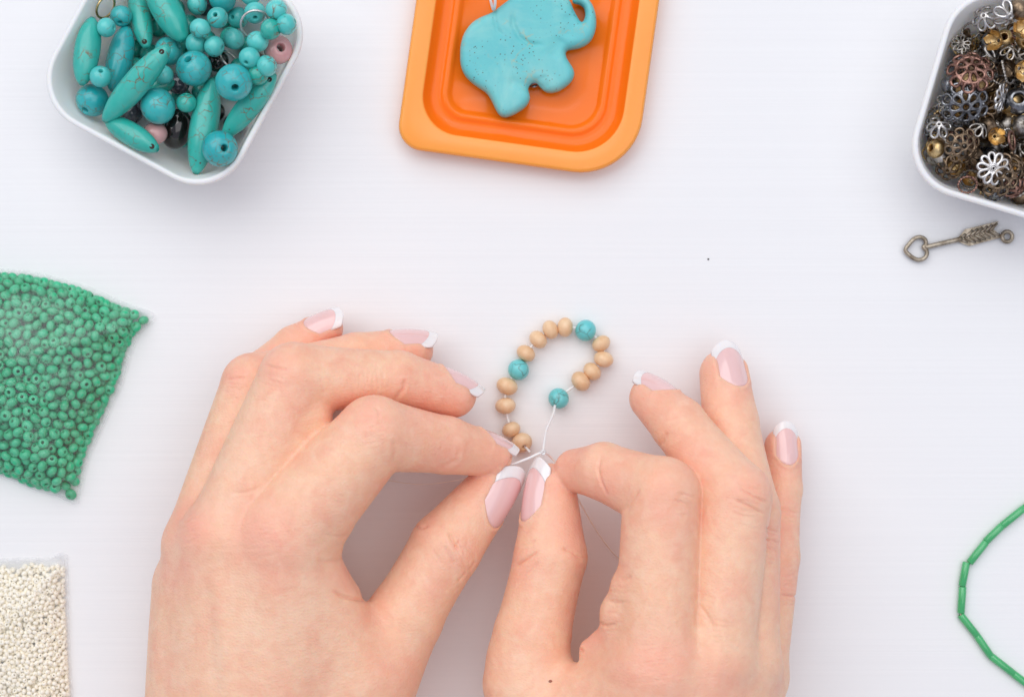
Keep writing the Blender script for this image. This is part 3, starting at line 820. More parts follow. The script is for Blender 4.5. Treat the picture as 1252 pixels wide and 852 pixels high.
TR = tub(1260, 134, -16.5, 128.5, 'milky white rounded plastic tub filled with metal bead caps')

# dropping things into a tub: each thing is a set of balls, let down until it touches
class Pile:
    def __init__(s, tubdef):
        s.c, s.hf, s.deg = tubdef; s.pos = np.zeros((0, 3)); s.rad = np.zeros(0)
    def room(s, z): return s.hf * (0.80 + 0.16 * min(z / TUB_H, 1)) - 0.11
    def inside(s, pts, rad):
        a = math.radians(-s.deg); q = pts[:, :2] - s.c[:2]
        x = q[:, 0] * math.cos(a) - q[:, 1] * math.sin(a); y = q[:, 0] * math.sin(a) + q[:, 1] * math.cos(a)
        rm = np.array([s.room(z) for z in pts[:, 2]]); rc = 1.25
        dx = np.abs(x) - (rm - rc); dy = np.abs(y) - (rm - rc)
        d = np.minimum(np.maximum(dx, dy), 0) + np.hypot(np.maximum(dx, 0), np.maximum(dy, 0)) - rc
        return (d + rad).max()
    def drop(s, at, offs, rad, tol=0.03, zmax=3.0, zmin=0.13):
        """at(z) gives the centre for a height; returns the resting centre."""
        offs = np.asarray(offs, float); rad = np.asarray(rad, float)
        zs = np.arange(zmin + max(rad - offs[:, 2]), zmax + 0.001, 0.03)
        best = at(zs[-1]) if len(zs) else at(zmax)
        for z in zs[::-1]:
            c = at(z); p = c + offs
            if len(s.pos):
                d = np.linalg.norm(p[:, None] - s.pos[None], axis=2) - rad[:, None] - s.rad[None]
                if d.min() < -tol: break
            if z < 2.2 and s.inside(p, rad) > 0.03: break
            best = c
        s.pos = np.concatenate([s.pos, best + offs]); s.rad = np.concatenate([s.rad, rad])
        return best

# ------------------------------------------------------------------ turquoise tub
pile = Pile(TL)
def put_round(px, py, rpx, axis, mat, label, name='turquoise_bead', sq=0.94, hole=0.21, group='beads in the turquoise tub', zmin=0.13, zz=1.9):
    r = RPX(rpx, zz)
    c = pile.drop(lambda z: P(px, py, z), [(0, 0, 0)], [r], zmin=zmin)
    o = obj(name, bead_mesh(name, r, r * hole, sq, mat, 24, 12), None, c, quat_z_to(axis))
    return tag(o, label, 'bead', group)
def put_spindle(x0, y0, x1, y1, rpx, label, tilt=0.0, mat=None, zmin=0.13, hole=0):
    zz = 2.0; a = P(x0, y0, zz); b = P(x1, y1, zz); half = np.linalg.norm(b - a) / 2 * math.sqrt(1 + tilt * tilt) * 1.03; r = RPX(rpx, zz) * 0.93
    d = unit(b - a); d = unit(np.array([d[0], d[1], tilt]))
    us = np.linspace(-0.9, 0.9, 9)
    offs = [d * half * u for u in us]; rad = [r * max(0.05, 1 - abs(u) ** 2.2) ** 0.8 for u in us]
    c = pile.drop(lambda z: P((x0 + x1) / 2, (y0 + y1) / 2, z), offs, rad, zmin=zmin)
    o = obj('spindle_bead', spindle_mesh('spindle_bead', half, r, r * 0.15, mat or M_TQ_SP), None, c, quat_z_to(d))
    if hole:
        u = 0.84 * hole; rl = r * (1 - abs(u * 0.945) ** 2.5) ** 0.8
        inv = o.rotation_quaternion.inverted(); up = np.array([0, 0, 1.0]) - d * d[2]; up = unit(up) * 0.93 + d * hole * 0.36
        lu = np.array(inv @ Vector([float(a) for a in unit(up)])); side = unit(np.array([lu[0], lu[1], 0]))
        pos = side * (rl - 0.01) + np.array([0, 0, u * half])
        v, f = revolve([(0.001, 0.008), (0.042, 0.008), (0.056, 0.012), (0.066, 0.010), (0.074, 0.003), (0.075, -0.05)], 16, False)  # slightly raised dark disc, painted shade in place of a real bore
        ho = obj('hole_shade_disc', mesh_data('hole_shade_disc', v, f, M_HOLE_SHADE), o, pos, quat_z_to(lu))
    return tag(o, label, 'bead', 'spindle beads in the turquoise tub')
# buried layer
cnt = 0
for k in range(400):
    if cnt >= 34: break
    q = TL[0][:2] + rng.uniform(-2.2, 2.2, 2)
    r = rng.uniform(0.27, 0.34)
    if pile.inside(np.array([[q[0], q[1], 0.45]]), np.array([r])) > -0.02: continue
    if len(pile.pos) and (np.linalg.norm(pile.pos[:, :2] - q, axis=1) < 0.52).any(): continue
    sx, sy = 626 + q[0] * 42.4, 426 - q[1] * 42.4
    if (sx < 150 and sy > 95) or (sy > 175): continue
    c = pile.drop(lambda z: np.array([q[0], q[1], z]), [(0, 0, 0)], [r])
    dark = cnt % 5 == 0
    o = obj('buried_bead', bead_mesh('buried_bead', r, r * 0.2, 0.95, (M_BLACK if cnt % 10 else M_GREYB) if dark else M_TQ_SP, 20, 9), None, c, quat_z_to(rng.normal(size=3)))
    tag(o, 'dark glass bead at the bottom of the turquoise tub, mostly buried' if dark else 'turquoise bead at the bottom of the tub, mostly buried under the others', 'bead',
        'buried dark beads in the turquoise tub' if dark else 'buried turquoise beads in the tub')
    cnt += 1
T = 'in the turquoise tub'
put_round(206, 63, 18, (0.5, 0.2, 0.2), M_TQ_L, 'shadowed blue round bead behind the upper end of the diagonal spindle')
put_round(218, 103, 14, (0, 1, 0.2), M_GREYB, 'smoky grey glass bead peeking out between two large turquoise beads', 'glass_bead')
put_spindle(160, 118, 213, 100, 13, 'half hidden green spindle bead under the diagonal one', 0.0)
v = put_round(216, 158, 19, (0.3, 1, 0.1), M_BLACK, 'glossy black oval bead low in the middle of the turquoise tub', 'glass_bead', 1.35, 0.12)
put_round(190, 163, 15, (0.2, 1, 0.5), M_PINK, 'pink glass bead beside the black oval bead', 'glass_bead', 0.9, 0.2)
put_round(340, 61, 18, (0.45, 0.1, 1), M_PINK, 'pink glass bead with wide hole at the right wall of the turquoise tub', 'glass_bead', 0.75, 0.32)
put_spindle(128, 145, 194, 184, 15.5, 'spindle bead lying lowest along the front wall, hole at its right end', 0.22, hole=1)
put_spindle(112, 22, 101, 104, 17, 'smooth green spindle bead standing against the left wall of the tub', 0.1)
put_spindle(155, 32, 138, 112, 17.5, 'deep blue spindle bead second from the left wall of the tub', 0.05, M_TQ_L)
put_spindle(161, -22, 182, 62, 14.5, 'speckled spindle bead pointing down with its hole showing, near the tub back', 0.30, hole=1)
put_spindle(182, -25, 226, 51, 20, 'broad spindle bead at the top edge of the picture, pointing down right', 0.10)
put_spindle(259, 97, 240, 212, 19, 'long smooth spindle bead standing upright beside the lowest round bead', 0.05)
put_spindle(337, 94, 272, 166, 15.5, 'spindle bead leaning along the right wall of the tub', -0.25, hole=-1)
put_round(315, 92, 13, (0.3, 0.6, 0.2), M_TQ_SP, 'green bead half hidden above the right wall spindle')
put_round(240, 54, 14, (1, 0.2, 0.1), M_TQ_S, 'pale blue bead tucked under the small beads in the tub middle')
put_round(262, 57, 13, (0.9, -0.2, 0.3), M_TQ_S, 'small turquoise bead with dark hole facing right, above the large bead with a ringed hole')
put_round(315, 51, 13.5, (0.3, 1, 0.1), M_TQ_S, 'small bright bead between the tub middle and the pink bead')
put_round(331, 36, 13, (0.95, -0.2, 0.2), M_TQ_SP, 'small deep green bead turned sideways near the right rim')
put_round(291, 22, 13.5, (-0.45, -0.1, 0.8), M_TQ_S, 'small turquoise bead with hole facing left near the tub back')
put_round(245, 35, 13, (0.3, 1, 0.1), M_TQ_S, 'small veined bead right of the broad spindle tip')
put_round(272, -2, 18, (1, 0.3, 0), M_TQ_L, 'larger turquoise bead cut by the top edge of the picture')
put_round(306, -6, 13, (1, 0.3, 0.2), M_TQ_S, 'small pale bead cut by the top edge, right of the larger one')
put_round(200, 92, 12.5, (0.2, 1, 0.3), M_TQ_S, 'small turquoise bead under the right side of the diagonal spindle')
put_round(228, 126, 12.5, (0.05, 0.85, 0.45), M_TQ_SP, 'small green bead with hole facing up, above the black oval bead')
put_round(113, 123, 20.5, (-0.35, -0.7, 0.55), M_TQ_L, 'large round bead in the left corner of the tub')
put_round(148, 20, 13.5, (0, -0.75, 0.6), M_TQ_L, 'small blue bead with hole facing down, near the left back wall')
put_round(130, 34, 12, (0.95, -0.1, 0.3), M_TQ_S, 'small bead with hole facing right, behind the left wall spindle')
put_round(193, 130, 22.5, (1, 0.3, 0), M_TQ_L, 'large round veined bead right of the diagonal spindle, no hole showing')
put_round(237, 84, 22, (-0.24, 0.45, 0.85), M_TQ_L, 'large round veined bead in the tub middle with small hole at upper left')
put_round(286, 101, 22.5, (0.2, -0.45, 0.85), M_TQ_L, 'large round blue bead with a ringed hole facing down right')
put_round(241, 6, 13, (1, 0.2, 0.1), M_TQ_S, 'small bead at the top edge right of the broad spindle')
put_round(266, 22, 13, (-0.1, 0.15, 0.95), M_TQ_S, 'small bead with its round hole facing straight up near the tub back')
put_round(286, 48, 13.5, (0.5, 0.6, 0.1), M_TQ_S, 'bright pale blue bead in the middle of the small beads')
put_round(312, 16, 13.5, (0.1, -0.6, 0.7), M_TQ_S, 'small pale bead with brown hole facing down, near the top edge')
put_round(338, 12, 13, (-0.2, 0.9, 0.2), M_TQ_S, 'pale green bead in the right back corner of the tub')
put_round(350, 30, 13, (1, 0.3, 0.2), M_TQ_S, 'pale mint bead nearest the right rim of the tub')
put_round(305, 71, 13, (-0.25, -0.6, 0.7), M_TQ_S, 'small pale bead with hole at its lower left, left of the pink bead')
put_round(326, 81, 13, (1, 0.2, 0.1), M_TQ_S, 'small pale bead resting against the pink bead by the right rim')
put_spindle(208, 60, 125, 145, 17.5, 'speckled diagonal spindle bead on top of the pile with hole at its upper end', -0.25, hole=-1)
put_round(123, 94, 13.5, (0.2, 0.45, 0.8), M_TQ_S, 'small pale bead lying on the large bead in the left corner')
put_round(269, 182, 22, (0.42, -0.05, 0.9), M_TQ_L, 'large round bead nearest the front corner with black hole facing up')
# bits of jewellery wire
def torus(R, r, n=22, k=7, arc=1.0):
    t = np.linspace(0, 2 * math.pi * arc, n, endpoint=arc < 1)
    return tube(np.stack([R * np.cos(t), R * np.sin(t), 0 * t], 1), r, k, arc >= 1)
for px, py, R_, ax, mt, lb in ((129, 9, 0.34, (0.8, -0.5, 0.4), M_GOLD, 'pale gold wire ring at the left back wall of the turquoise tub'),
                               (312, 30, 0.40, (0.2, -0.4, 0.7), M_SILV, 'thin silver wire ring under the small beads of the turquoise tub'),
                               (281, 74, 0.33, (0.6, 0.5, 0.4), M_SILV, 'silver ring glinting between the two large middle beads')):
    c = pile.drop(lambda z: P(px, py, z), [(0, 0, 0)], [0.12])
    v, f = torus(R_, 0.035)
    tag(obj('wire_ring', mesh_data('wire_ring', v, f, mt), None, c, quat_z_to(ax)), lb, 'ring')

# ------------------------------------------------------------------ orange lid and elephant pendant
lc = P(650, 53, 0.85); lh = RPX(148, 0.85)
co_ = (1.5, 1.5, 0.72, 1.8)     # +x+y, -x+y, -x-y, +x-y
def cr_(d, k=0.0): return tuple(max(0.35, (q if d < 0.45 else (1.55 if i == 2 else q)) - d * 0.75) for i, q in enumerate(co_))
rings = [(lh - 0.42, cr_(0.42), 0.0), (lh - 0.38, cr_(0.38), 0.05), (lh - 0.06, cr_(0.06), 0.66), (lh, cr_(0.0), 0.74), (lh - 0.05, cr_(0.05), 0.86), (lh - 0.10, cr_(0.1), 0.875),
         (lh - 0.52, cr_(0.52), 0.87), (lh - 0.57, cr_(0.57), 0.845), (lh - 0.61, cr_(0.61), 0.78), (lh - 0.74, cr_(0.74), 0.46), (lh - 0.82, cr_(0.82), 0.385), (lh - 1.02, cr_(1.02), 0.37),
         (lh - 1.06, cr_(1.06), 0.385), (lh - 1.10, cr_(1.10), 0.43), (lh - 1.15, cr_(1.15), 0.455), (lh - 1.20, cr_(1.20), 0.455), (lh - 1.26, cr_(1.26), 0.43), (lh - 1.33, cr_(1.33), 0.30), (lh - 1.40, cr_(1.40), 0.24), (lh - 1.9, cr_(1.40), 0.23)]
rings = [(a, b, z * 0.78) for a, b, z in rings]
v, f = loft(rings, 12)
me = mesh_data('orange_lid', v, f, M_ORANGE)
me.materials.append(mat_plain('thin_orange_lip', (1.0, 0.38, 0.06), 0.24, sss=0.4, col2=(0.99, 0.35, 0.05), noise_amt=0.3, nscale=50))  # same plastic, colour made paler for light passing through the thin lip
for k, p in enumerate(me.polygons):
    if k < 52 * 7: p.material_index = 1
tag(obj('orange_lid', me, None, (lc[0], lc[1], 0), rotz(-8)), 'glossy orange plastic lid lying upside down under the elephant pendant', 'lid')

EL = [(330, 230), (333, 190), (348, 142), (380, 98), (420, 72), (468, 52), (505, 25), (545, -5), (600, -35), (670, -52), (735, -45), (785, -25), (812, 0), (828, 38), (848, 75), (866, 96),
      (880, 62), (874, 26), (850, 10), (826, 6), (824, -14), (850, -22), (888, -12), (915, 25), (928, 78), (924, 132), (900, 178), (858, 203), (805, 213), (793, 228), (801, 256), (824, 292), (832, 322), (816, 356), (772, 389), (732, 401),
      (702, 394), (680, 374), (660, 358), (640, 366), (628, 386), (638, 424), (622, 458), (588, 484), (552, 502), (524, 508), (502, 498), (486, 474), (470, 440), (446, 402), (402, 372), (356, 332), (333, 284)]
ZE = 0.85
elp = np.array([P(470 + x * 0.2796, y * 0.2796, ZE)[:2] for x, y in EL])
elp = smooth_path(np.c_[elp, np.zeros(len(elp))], 3, True)[:, :2]
def poly_sdf(xy, pl):
    d = np.full(len(xy), 1e9); sgn = np.zeros(len(xy), bool)
    for i in range(len(pl)):
        a, b = pl[i], pl[(i + 1) % len(pl)]; ba = b - a
        t = np.clip((xy - a) @ ba / (ba @ ba + 1e-12), 0, 1)
        d = np.minimum(d, ((xy - a - t[:, None] * ba) ** 2).sum(1))
        cnd = (a[1] > xy[:, 1]) != (b[1] > xy[:, 1])
        with np.errstate(divide='ignore', invalid='ignore'):
            xi = a[0] + (xy[:, 1] - a[1]) * ba[0] / ba[1]
        sgn ^= cnd & (xy[:, 0] < xi)
    return np.sqrt(d) * np.where(sgn, -1, 1)
eth = 0.36                    # half thickness
def el_sdf(p):
    d2 = poly_sdf(p[:, :2], elp); R_ = 0.24
    w0 = d2 + R_; w1 = np.abs(p[:, 2] - ZC) - eth + R_
    return np.minimum(np.maximum(w0, w1), 0) + np.hypot(np.maximum(w0, 0), np.maximum(w1, 0)) - R_
ZC = 0.19 + eth
lo_ = np.r_[elp.min(0) - 0.15, ZC - eth - 0.1]; hi_ = np.r_[elp.max(0) + 0.15, ZC + eth + 0.15]
V, Q = surface_nets(el_sdf, lo_, hi_, 0.04)
V = laplace(V, Q, 6, 0.5); N = vnormals(V, Q)
def el_line(pts): return np.array([P(470 + x * 0.2796, y * 0.2796, ZE)[:2] for x, y in pts])
disp = np.zeros(len(V))
for pts, wd, dp in (([(560, 60), (562, 110), (590, 165), (635, 195), (690, 200)], 0.06, 0.07), ([(478, 40), (482, 80), (492, 130), (520, 160)], 0.05, 0.05),
                    ([(540, 360), (600, 372), (640, 352)], 0.16, 0.05), ([(690, 330), (700, 370), (720, 380)], 0.14, 0.05), ([(780, 170), (750, 215), (735, 260)], 0.2, 0.06), ([(805, 60), (815, 110), (800, 170)], 0.2, 0.05)):
    d, t = poly_dist(V[:, :2], el_line(pts)); disp -= dp * np.exp(-(d / wd) ** 2) * np.clip(np.minimum(t, 1 - t) * 5 + 0.2, 0, 1) * (N[:, 2] > 0.2)
V = V + N * disp[:, None]
eroot = obj('elephant_pendant', quad_mesh('elephant_pendant', V, Q, M_TQ_E))
tag(eroot, 'turquoise stone elephant pendant with raised trunk lying in the orange lid', 'pendant')
th = smooth_path([P(598, -22, 1.3), P(599, -4, 1.25), P(602, 9, 1.0), P(603.5, 12, 0.8), P(605, 8, 1.05), P(605.5, -4, 1.3), P(605, -22, 1.35)], 6)
v, f = tube(th, 0.042, 7)
tag(obj('hanging_thread', mesh_data('hanging_thread', v, f, M_THREAD)), 'loop of white thread tied to the elephant pendant', 'thread')
c = P(470 + 655 * 0.2796, 372 * 0.2796, 0.55)
v, f = torus(0.11, 0.04, 16, 7)
o = obj('eyelet', mesh_data('eyelet', v, f, M_GUN), eroot, c, quat_z_to((0.2, -1, 0.4)))
# ------------------------------------------------------------------ metal findings in the second tub
def on_dome(R, h, pts):
    p = np.asarray(pts, float); rr = np.hypot(p[:, 0], p[:, 1])
    return np.c_[p, h * (1 - (rr / R) ** 2)]
def petal_loop(R, h, a, r0, r1, w, n=12):
    t = np.linspace(0, 2 * math.pi, n, endpoint=False)
    rad = (r0 + r1) / 2 - (r1 - r0) / 2 * np.cos(t); off = w * np.sin(t) * (0.55 + 0.45 * (rad - r0) / (r1 - r0))
    return on_dome(R, h, np.c_[rad * math.cos(a) - off * math.sin(a), rad * math.sin(a) + off * math.cos(a)])
def filigree(R, h, n, wire, mat, outer=True, name='bead_cap'):
    mb = MB(); k = 5
    t = np.linspace(0, 2 * math.pi, 12, endpoint=False)
    mb.add(*tube(on_dome(R, h, np.c_[np.cos(t), np.sin(t)] * R * 0.2), wire * 1.2, k, True))
    for i in range(n):
        a = 2 * math.pi * i / n
        mb.add(*tube(petal_loop(R, h, a, 0.2 * R, 0.66 * R if outer else R * 0.97, (0.66 if outer else 0.9) * R * math.pi / n * 0.82), wire, k, True))
        if outer:
            mb.add(*tube(petal_loop(R, h, a + math.pi / n, 0.58 * R, 0.98 * R, R * math.pi / n * 0.72), wire, k, True))
            q = on_dome(R, h, [(0.74 * R * math.cos(a), 0.74 * R * math.sin(a))])[0]
            v, f = revolve([(0.001, wire * 1.6), (wire * 1.4, wire * 0.6), (wire * 1.4, -wire * 0.6), (0.001, -wire * 1.6)], 6, False)
            mb.add([np.array(x) + q for x in v], [y[::-1] for y in f])
    if outer:
        t = np.linspace(0, 2 * math.pi, 26, endpoint=False)
        mb.add(*tube(on_dome(R, h, np.c_[np.cos(t), np.sin(t)] * R * 0.64), wire, k, True))
    return mb.me(name, mat)
def petal_cup(R, h, n, mat, name='petal_cap'):
    """A cupped flower: n rounded solid petals round a holed centre."""
    mb = MB(); m = 7
    for i in range(n):
        a0 = 2 * math.pi * i / n; V = []; F = []
        for lay in (0, 1):
            for u in np.linspace(0, 1, m):
                for s in np.linspace(-1, 1, m):
                    wd = math.pi / n * (0.55 + 0.5 * math.sin(math.pi * min(u * 1.05, 1)) ** 0.7) * (1 if u < 0.8 else math.sqrt(max(0.02, 1 - ((u - 0.8) / 0.2) ** 2)))
                    a = a0 + s * wd; r = R * (0.18 + 0.82 * u)
                    z = h * (u ** 1.7) * 0.9 + 0.10 * R * (1 - s * s) * u - lay * 0.05 * R
                    V.append((r * math.cos(a) * (1 - 0.18 * u * u), r * math.sin(a) * (1 - 0.18 * u * u), z))
        o = m * m
        for x in range(m - 1):
            for y in range(m - 1):
                q = (x * m + y, x * m + y + 1, (x + 1) * m + y + 1, (x + 1) * m + y)
                F.append(q[::-1]); F.append(tuple(o + j for j in q))
        for x in range(m - 1):
            F += [(x * m, (x + 1) * m, o + (x + 1) * m, o + x * m), ((x + 1) * m + m - 1, x * m + m - 1, o + x * m + m - 1, o + (x + 1) * m + m - 1)]
            F.append(((m - 1) * m + x, (m - 1) * m + x + 1, o + (m - 1) * m + x + 1, o + (m - 1) * m + x))
        mb.add(V, F)
    v, f = torus(0.2 * R, 0.07 * R, 14, 6); mb.add(v, f)
    return mb.me(name, mat)
def daisy(R, n, mat, name='daisy_spacer'):
    mb = MB()
    for i in range(n):
        a = 2 * math.pi * i / n
        mb.add(*tube(petal_loop(R, 0.10 * R, a, 0.26 * R, 0.98 * R, R * math.pi / n * 0.80, 14), 0.10 * R, 6, True))
    v, f = torus(0.22 * R, 0.085 * R, 16, 6); mb.add([(x, y, z + 0.1 * R) for x, y, z in v], f)
    v, f = torus(0.11 * R, 0.05 * R, 12, 5); mb.add([(x, y, z + 0.1 * R) for x, y, z in v], f)
    return mb.me(name, mat)
def rope_ring(R, mat, n=18, name='rope_ring'):
    mb = MB()
    for i in range(n):
        a = 2 * math.pi * i / n; v, f = revolve([(0.001, 0.16 * R), (0.12 * R, 0.10 * R), (0.16 * R, 0), (0.12 * R, -0.10 * R), (0.001, -0.16 * R)], 7, False)
        mb.add([(x + R * math.cos(a), y + R * math.sin(a), z) for x, y, z in v], [q[::-1] for q in f])
    v, f = torus(R, 0.09 * R, 24, 6); mb.add(v, f)
    return mb.me(name, mat)
def plain_ring(R, mat, w=0.16, name='jump_ring'):
    v, f = torus(R, w * R, 24, 8); return mesh_data(name, v, f, mat)

pile = Pile(TR)
def put_metal(px, py, rpx, me, name, cat, label, axis, group, thick=0.45, cover=None, zmin=0.13, q=None, zmax=2.5):
    R_ = RPX(rpx, 2.0)
    offs = [(0, 0, 0)]; rad = [R_ * thick]
    ax = unit(axis); s1 = unit(np.cross(ax, (0.3, 0.9, 0.1))); s2 = np.cross(ax, s1)
    for k in range(5):
        a = 2 * math.pi * k / 5; offs.append((s1 * math.cos(a) + s2 * math.sin(a)) * R_ * 0.62); rad.append(R_ * 0.22)
    at = (lambda z: P(px, py, z)) if q is None else (lambda z: np.array([q[0], q[1], z]))
    c = pile.drop(at, offs, rad, tol=0.06, zmax=zmax, zmin=zmin)
    o = obj(name, me, None, c, quat_z_to(axis))
    o.rotation_quaternion = o.rotation_quaternion @ Matrix.Rotation(rng.uniform(0, 6.28), 4, 'Z').to_quaternion()
    return tag(o, label, cat, group)
rp = lambda r: RPX(r, 2.0)
MK = {}
def shape(kind, mat, rpx):
    key = (kind, mat.name, rpx)
    if key not in MK:
        R_ = rp(rpx)
        MK[key] = {'fil': lambda: filigree(R_, R_ * 0.45, 8, R_ * 0.075, mat), 'cap': lambda: filigree(R_, R_ * 0.75, 6, R_ * 0.12, mat, False),
                   'cup': lambda: petal_cup(R_, R_ * 0.9, 5, mat), 'daisy': lambda: daisy(R_, 10, mat), 'rope': lambda: rope_ring(R_ * 0.85, mat),
                   'ring': lambda: plain_ring(R_ * 0.85, mat), 'bead': lambda: bead_mesh('metal_bead', R_, R_ * 0.42, 0.85, mat, 24, 10)}[kind]()
    return MK[key]
KN = {'fil': ('filigree_cap', 'bead cap'), 'cap': ('pierced_cap', 'bead cap'), 'cup': ('petal_cap', 'bead cap'), 'daisy': ('daisy_spacer', 'spacer'), 'rope': ('rope_ring', 'ring'), 'ring': ('jump_ring', 'ring'), 'bead': ('metal_bead', 'bead')}
METN = {M_SILV: 'bright silver', M_ASIL: 'antique silver', M_BRON: 'dark bronze', M_COPP: 'copper', M_GOLD: 'pale gold', M_GUN: 'gunmetal'}
KW = {'fil': 'filigree bead cap', 'cap': 'pierced bead cap', 'cup': 'cupped flower cap', 'daisy': 'daisy spacer', 'rope': 'beaded ring', 'ring': 'plain ring', 'bead': 'smooth bead'}
cnt = 0
kinds = ['fil', 'cap', 'cap', 'rope', 'daisy', 'bead', 'cup', 'cup']; mats = [M_ASIL, M_BRON, M_BRON, M_ASIL, M_COPP, M_GUN, M_SILV, M_GOLD]
for k in range(3000):                      # the heap below and between
    if cnt >= 235: break
    q = TR[0][:2] + rng.uniform(-2.6, 2.6, 2); rpx = [13, 15, 17, 12, 19][k % 5]; R_ = rp(rpx)
    if pile.inside(np.array([[q[0], q[1], 1.0]]), np.array([R_ * 0.8])) > 0.0: continue
    sx = 626 + q[0] * 43.2
    if sx > 1340: continue
    kd = kinds[int(rng.integers(8))]; mt = mats[int(rng.integers(8))]
    if kd == 'cup': mt = M_GOLD if rng.random() < 0.6 else M_BRON
    ax = rng.normal(size=3) * [0.7, 0.7, 0.3] + [0, 0, 0.75]
    lay = cnt // 55
    if cnt >= 60 and len(pile.pos) and (np.linalg.norm(pile.pos[-200:, :2] - q, axis=1) < 0.12).any(): continue
    n0 = len(pile.pos)
    o = put_metal(0, 0, rpx, shape(kd, mt, rpx), KN[kd][0], KN[kd][1], '%s %s in the heap, partly buried in the tub of metal findings' % (METN[mt], KW[kd]), ax, '%s %ss in the heap' % (METN[mt], KW[kd]), q=q)
    if pile.pos[n0][2] > 1.7:
        pile.pos = pile.pos[:n0]; pile.rad = pile.rad[:n0]; bpy.data.objects.remove(o); continue
    cnt += 1
G = 'showing findings in the metal tub'
for px, py, rpx, kd, mt, ax, lb in [
    (1228, 16, 17, 'cap', M_SILV, (0.3, -0.5, 0.8), 'bright silver pierced cap at the top edge of the metal tub'),
    (1205, 24, 16, 'cap', M_SILV, (-0.4, 0.2, 0.8), 'bright silver loop-petalled cap near the top left of the metal tub'),
    (1187, 38, 13, 'rope', M_ASIL, (-0.4, 0.3, 0.7), 'small antique silver beaded ring by the left rim near the top'),
    (1175, 54, 12, 'daisy', M_ASIL, (-0.2, 0.2, 0.9), 'small antique silver flower spacer with dark hole at the left rim'),
    (1246, 12, 14, 'bead', M_BRON, (0.7, 0.5, 0.3), 'brown bronze bead at the top right corner of the picture'),
    (1221, 50, 16, 'cup', M_GOLD, (-0.7, -0.1, 0.6), 'gold petal cup lying on its side in the upper half of the metal tub'),
    (1246, 42, 17, 'cup', M_GOLD, (0.2, 0.4, 0.8), 'large pale gold petal cup at the right picture edge, upper one'),
    (1246, 84, 17, 'cup', M_GOLD, (0.3, -0.3, 0.8), 'gold petal cup at the right picture edge, below the large pale one'),
    (1228, 88, 15, 'rope', M_ASIL, (0.9, 0.2, 0.3), 'antique silver beaded ring standing on edge beside the gold cups'),
    (1179, 128, 29, 'fil', M_GUN, (-0.05, -0.35, 0.9), 'big dark silver filigree dome below the copper filigree cap'),
    (1224, 120, 18, 'daisy', M_SILV, (0.75, -0.2, 0.55), 'bright silver daisy disc turned on its side in the middle of the metal tub'),
    (1245, 124, 17, 'bead', M_GUN, (-0.2, 0.2, 0.95), 'smooth gunmetal bead with a wide dark hole at the right picture edge'),
    (1252, 155, 15, 'bead', M_ASIL, (0.5, 0.2, 0.7), 'smooth grey silver bead cut by the right picture edge'),
    (1148, 157, 15, 'cap', M_SILV, (-0.2, 0.3, 0.9), 'bright silver petal cap at the left rim, below the big dome'),
    (1144, 182, 12, 'bead', M_GOLD, (-0.8, 0.1, 0.5), 'brassy bead at the left rim in the corner of the metal tub'),
    (1176, 178, 22, 'fil', M_BRON, (0.1, -0.2, 0.9), 'dark bronze filigree cap left of the white silver daisy'),
    (1196, 160, 13, 'cap', M_ASIL, (0.3, 0.5, 0.7), 'antique silver pierced cap between the bronze filigree and the gold flower'),
    (1216, 167, 14, 'cup', M_GOLD, (0.05, -0.1, 1.0), 'small gold flower cap facing up above the white silver daisy'),
    (1237, 172, 13, 'ring', M_COPP, (0.8, 0.1, 0.5), 'copper ring on edge at the right picture edge'),
    (1160, 205, 16, 'cap', M_BRON, (-0.3, -0.4, 0.8), 'dark bronze pierced cap along the front left corner of the metal tub'),
    (1183, 226, 13, 'rope', M_COPP, (-0.1, -0.5, 0.8), 'copper beaded ring lowest along the front rim of the metal tub'),
    (1240, 205, 16, 'cap', M_BRON, (0.4, 0.1, 0.8), 'dark bronze pierced cap right of the white silver daisy'),
    (1239, 228, 15, 'cap', M_COPP, (0.3, -0.5, 0.8), 'copper pierced cap by the front rim at the right picture edge'),
    (1216, 234, 13, 'cap', M_GUN, (0.0, -0.5, 0.85), 'gunmetal pierced cap by the front rim below the white silver daisy'),
    (1219, 213, 27, 'fil', M_BRON, (0.0, -0.1, 1.0), 'wide bronze filigree cap lying under the white silver daisy'),
    (1186, 90, 28, 'fil', M_COPP, (-0.1, 0.35, 0.9), 'large copper filigree cap in the left half of the metal tub'),
    (1186, 118, 12, 'rope', M_COPP, (0.0, -0.25, 0.95), 'small copper ring at the lower edge of the large copper filigree cap'),
    (1214, 206, 20, 'daisy', M_SILV, (0.08, -0.12, 1.0), 'whitish silver ten-petalled daisy spacer lying flat on top of the metal heap')]:
    put_metal(px, py, rpx, shape(kd, mt, rpx), KN[kd][0], KN[kd][1], lb, ax, G, thick=0.3, zmax=3.1)

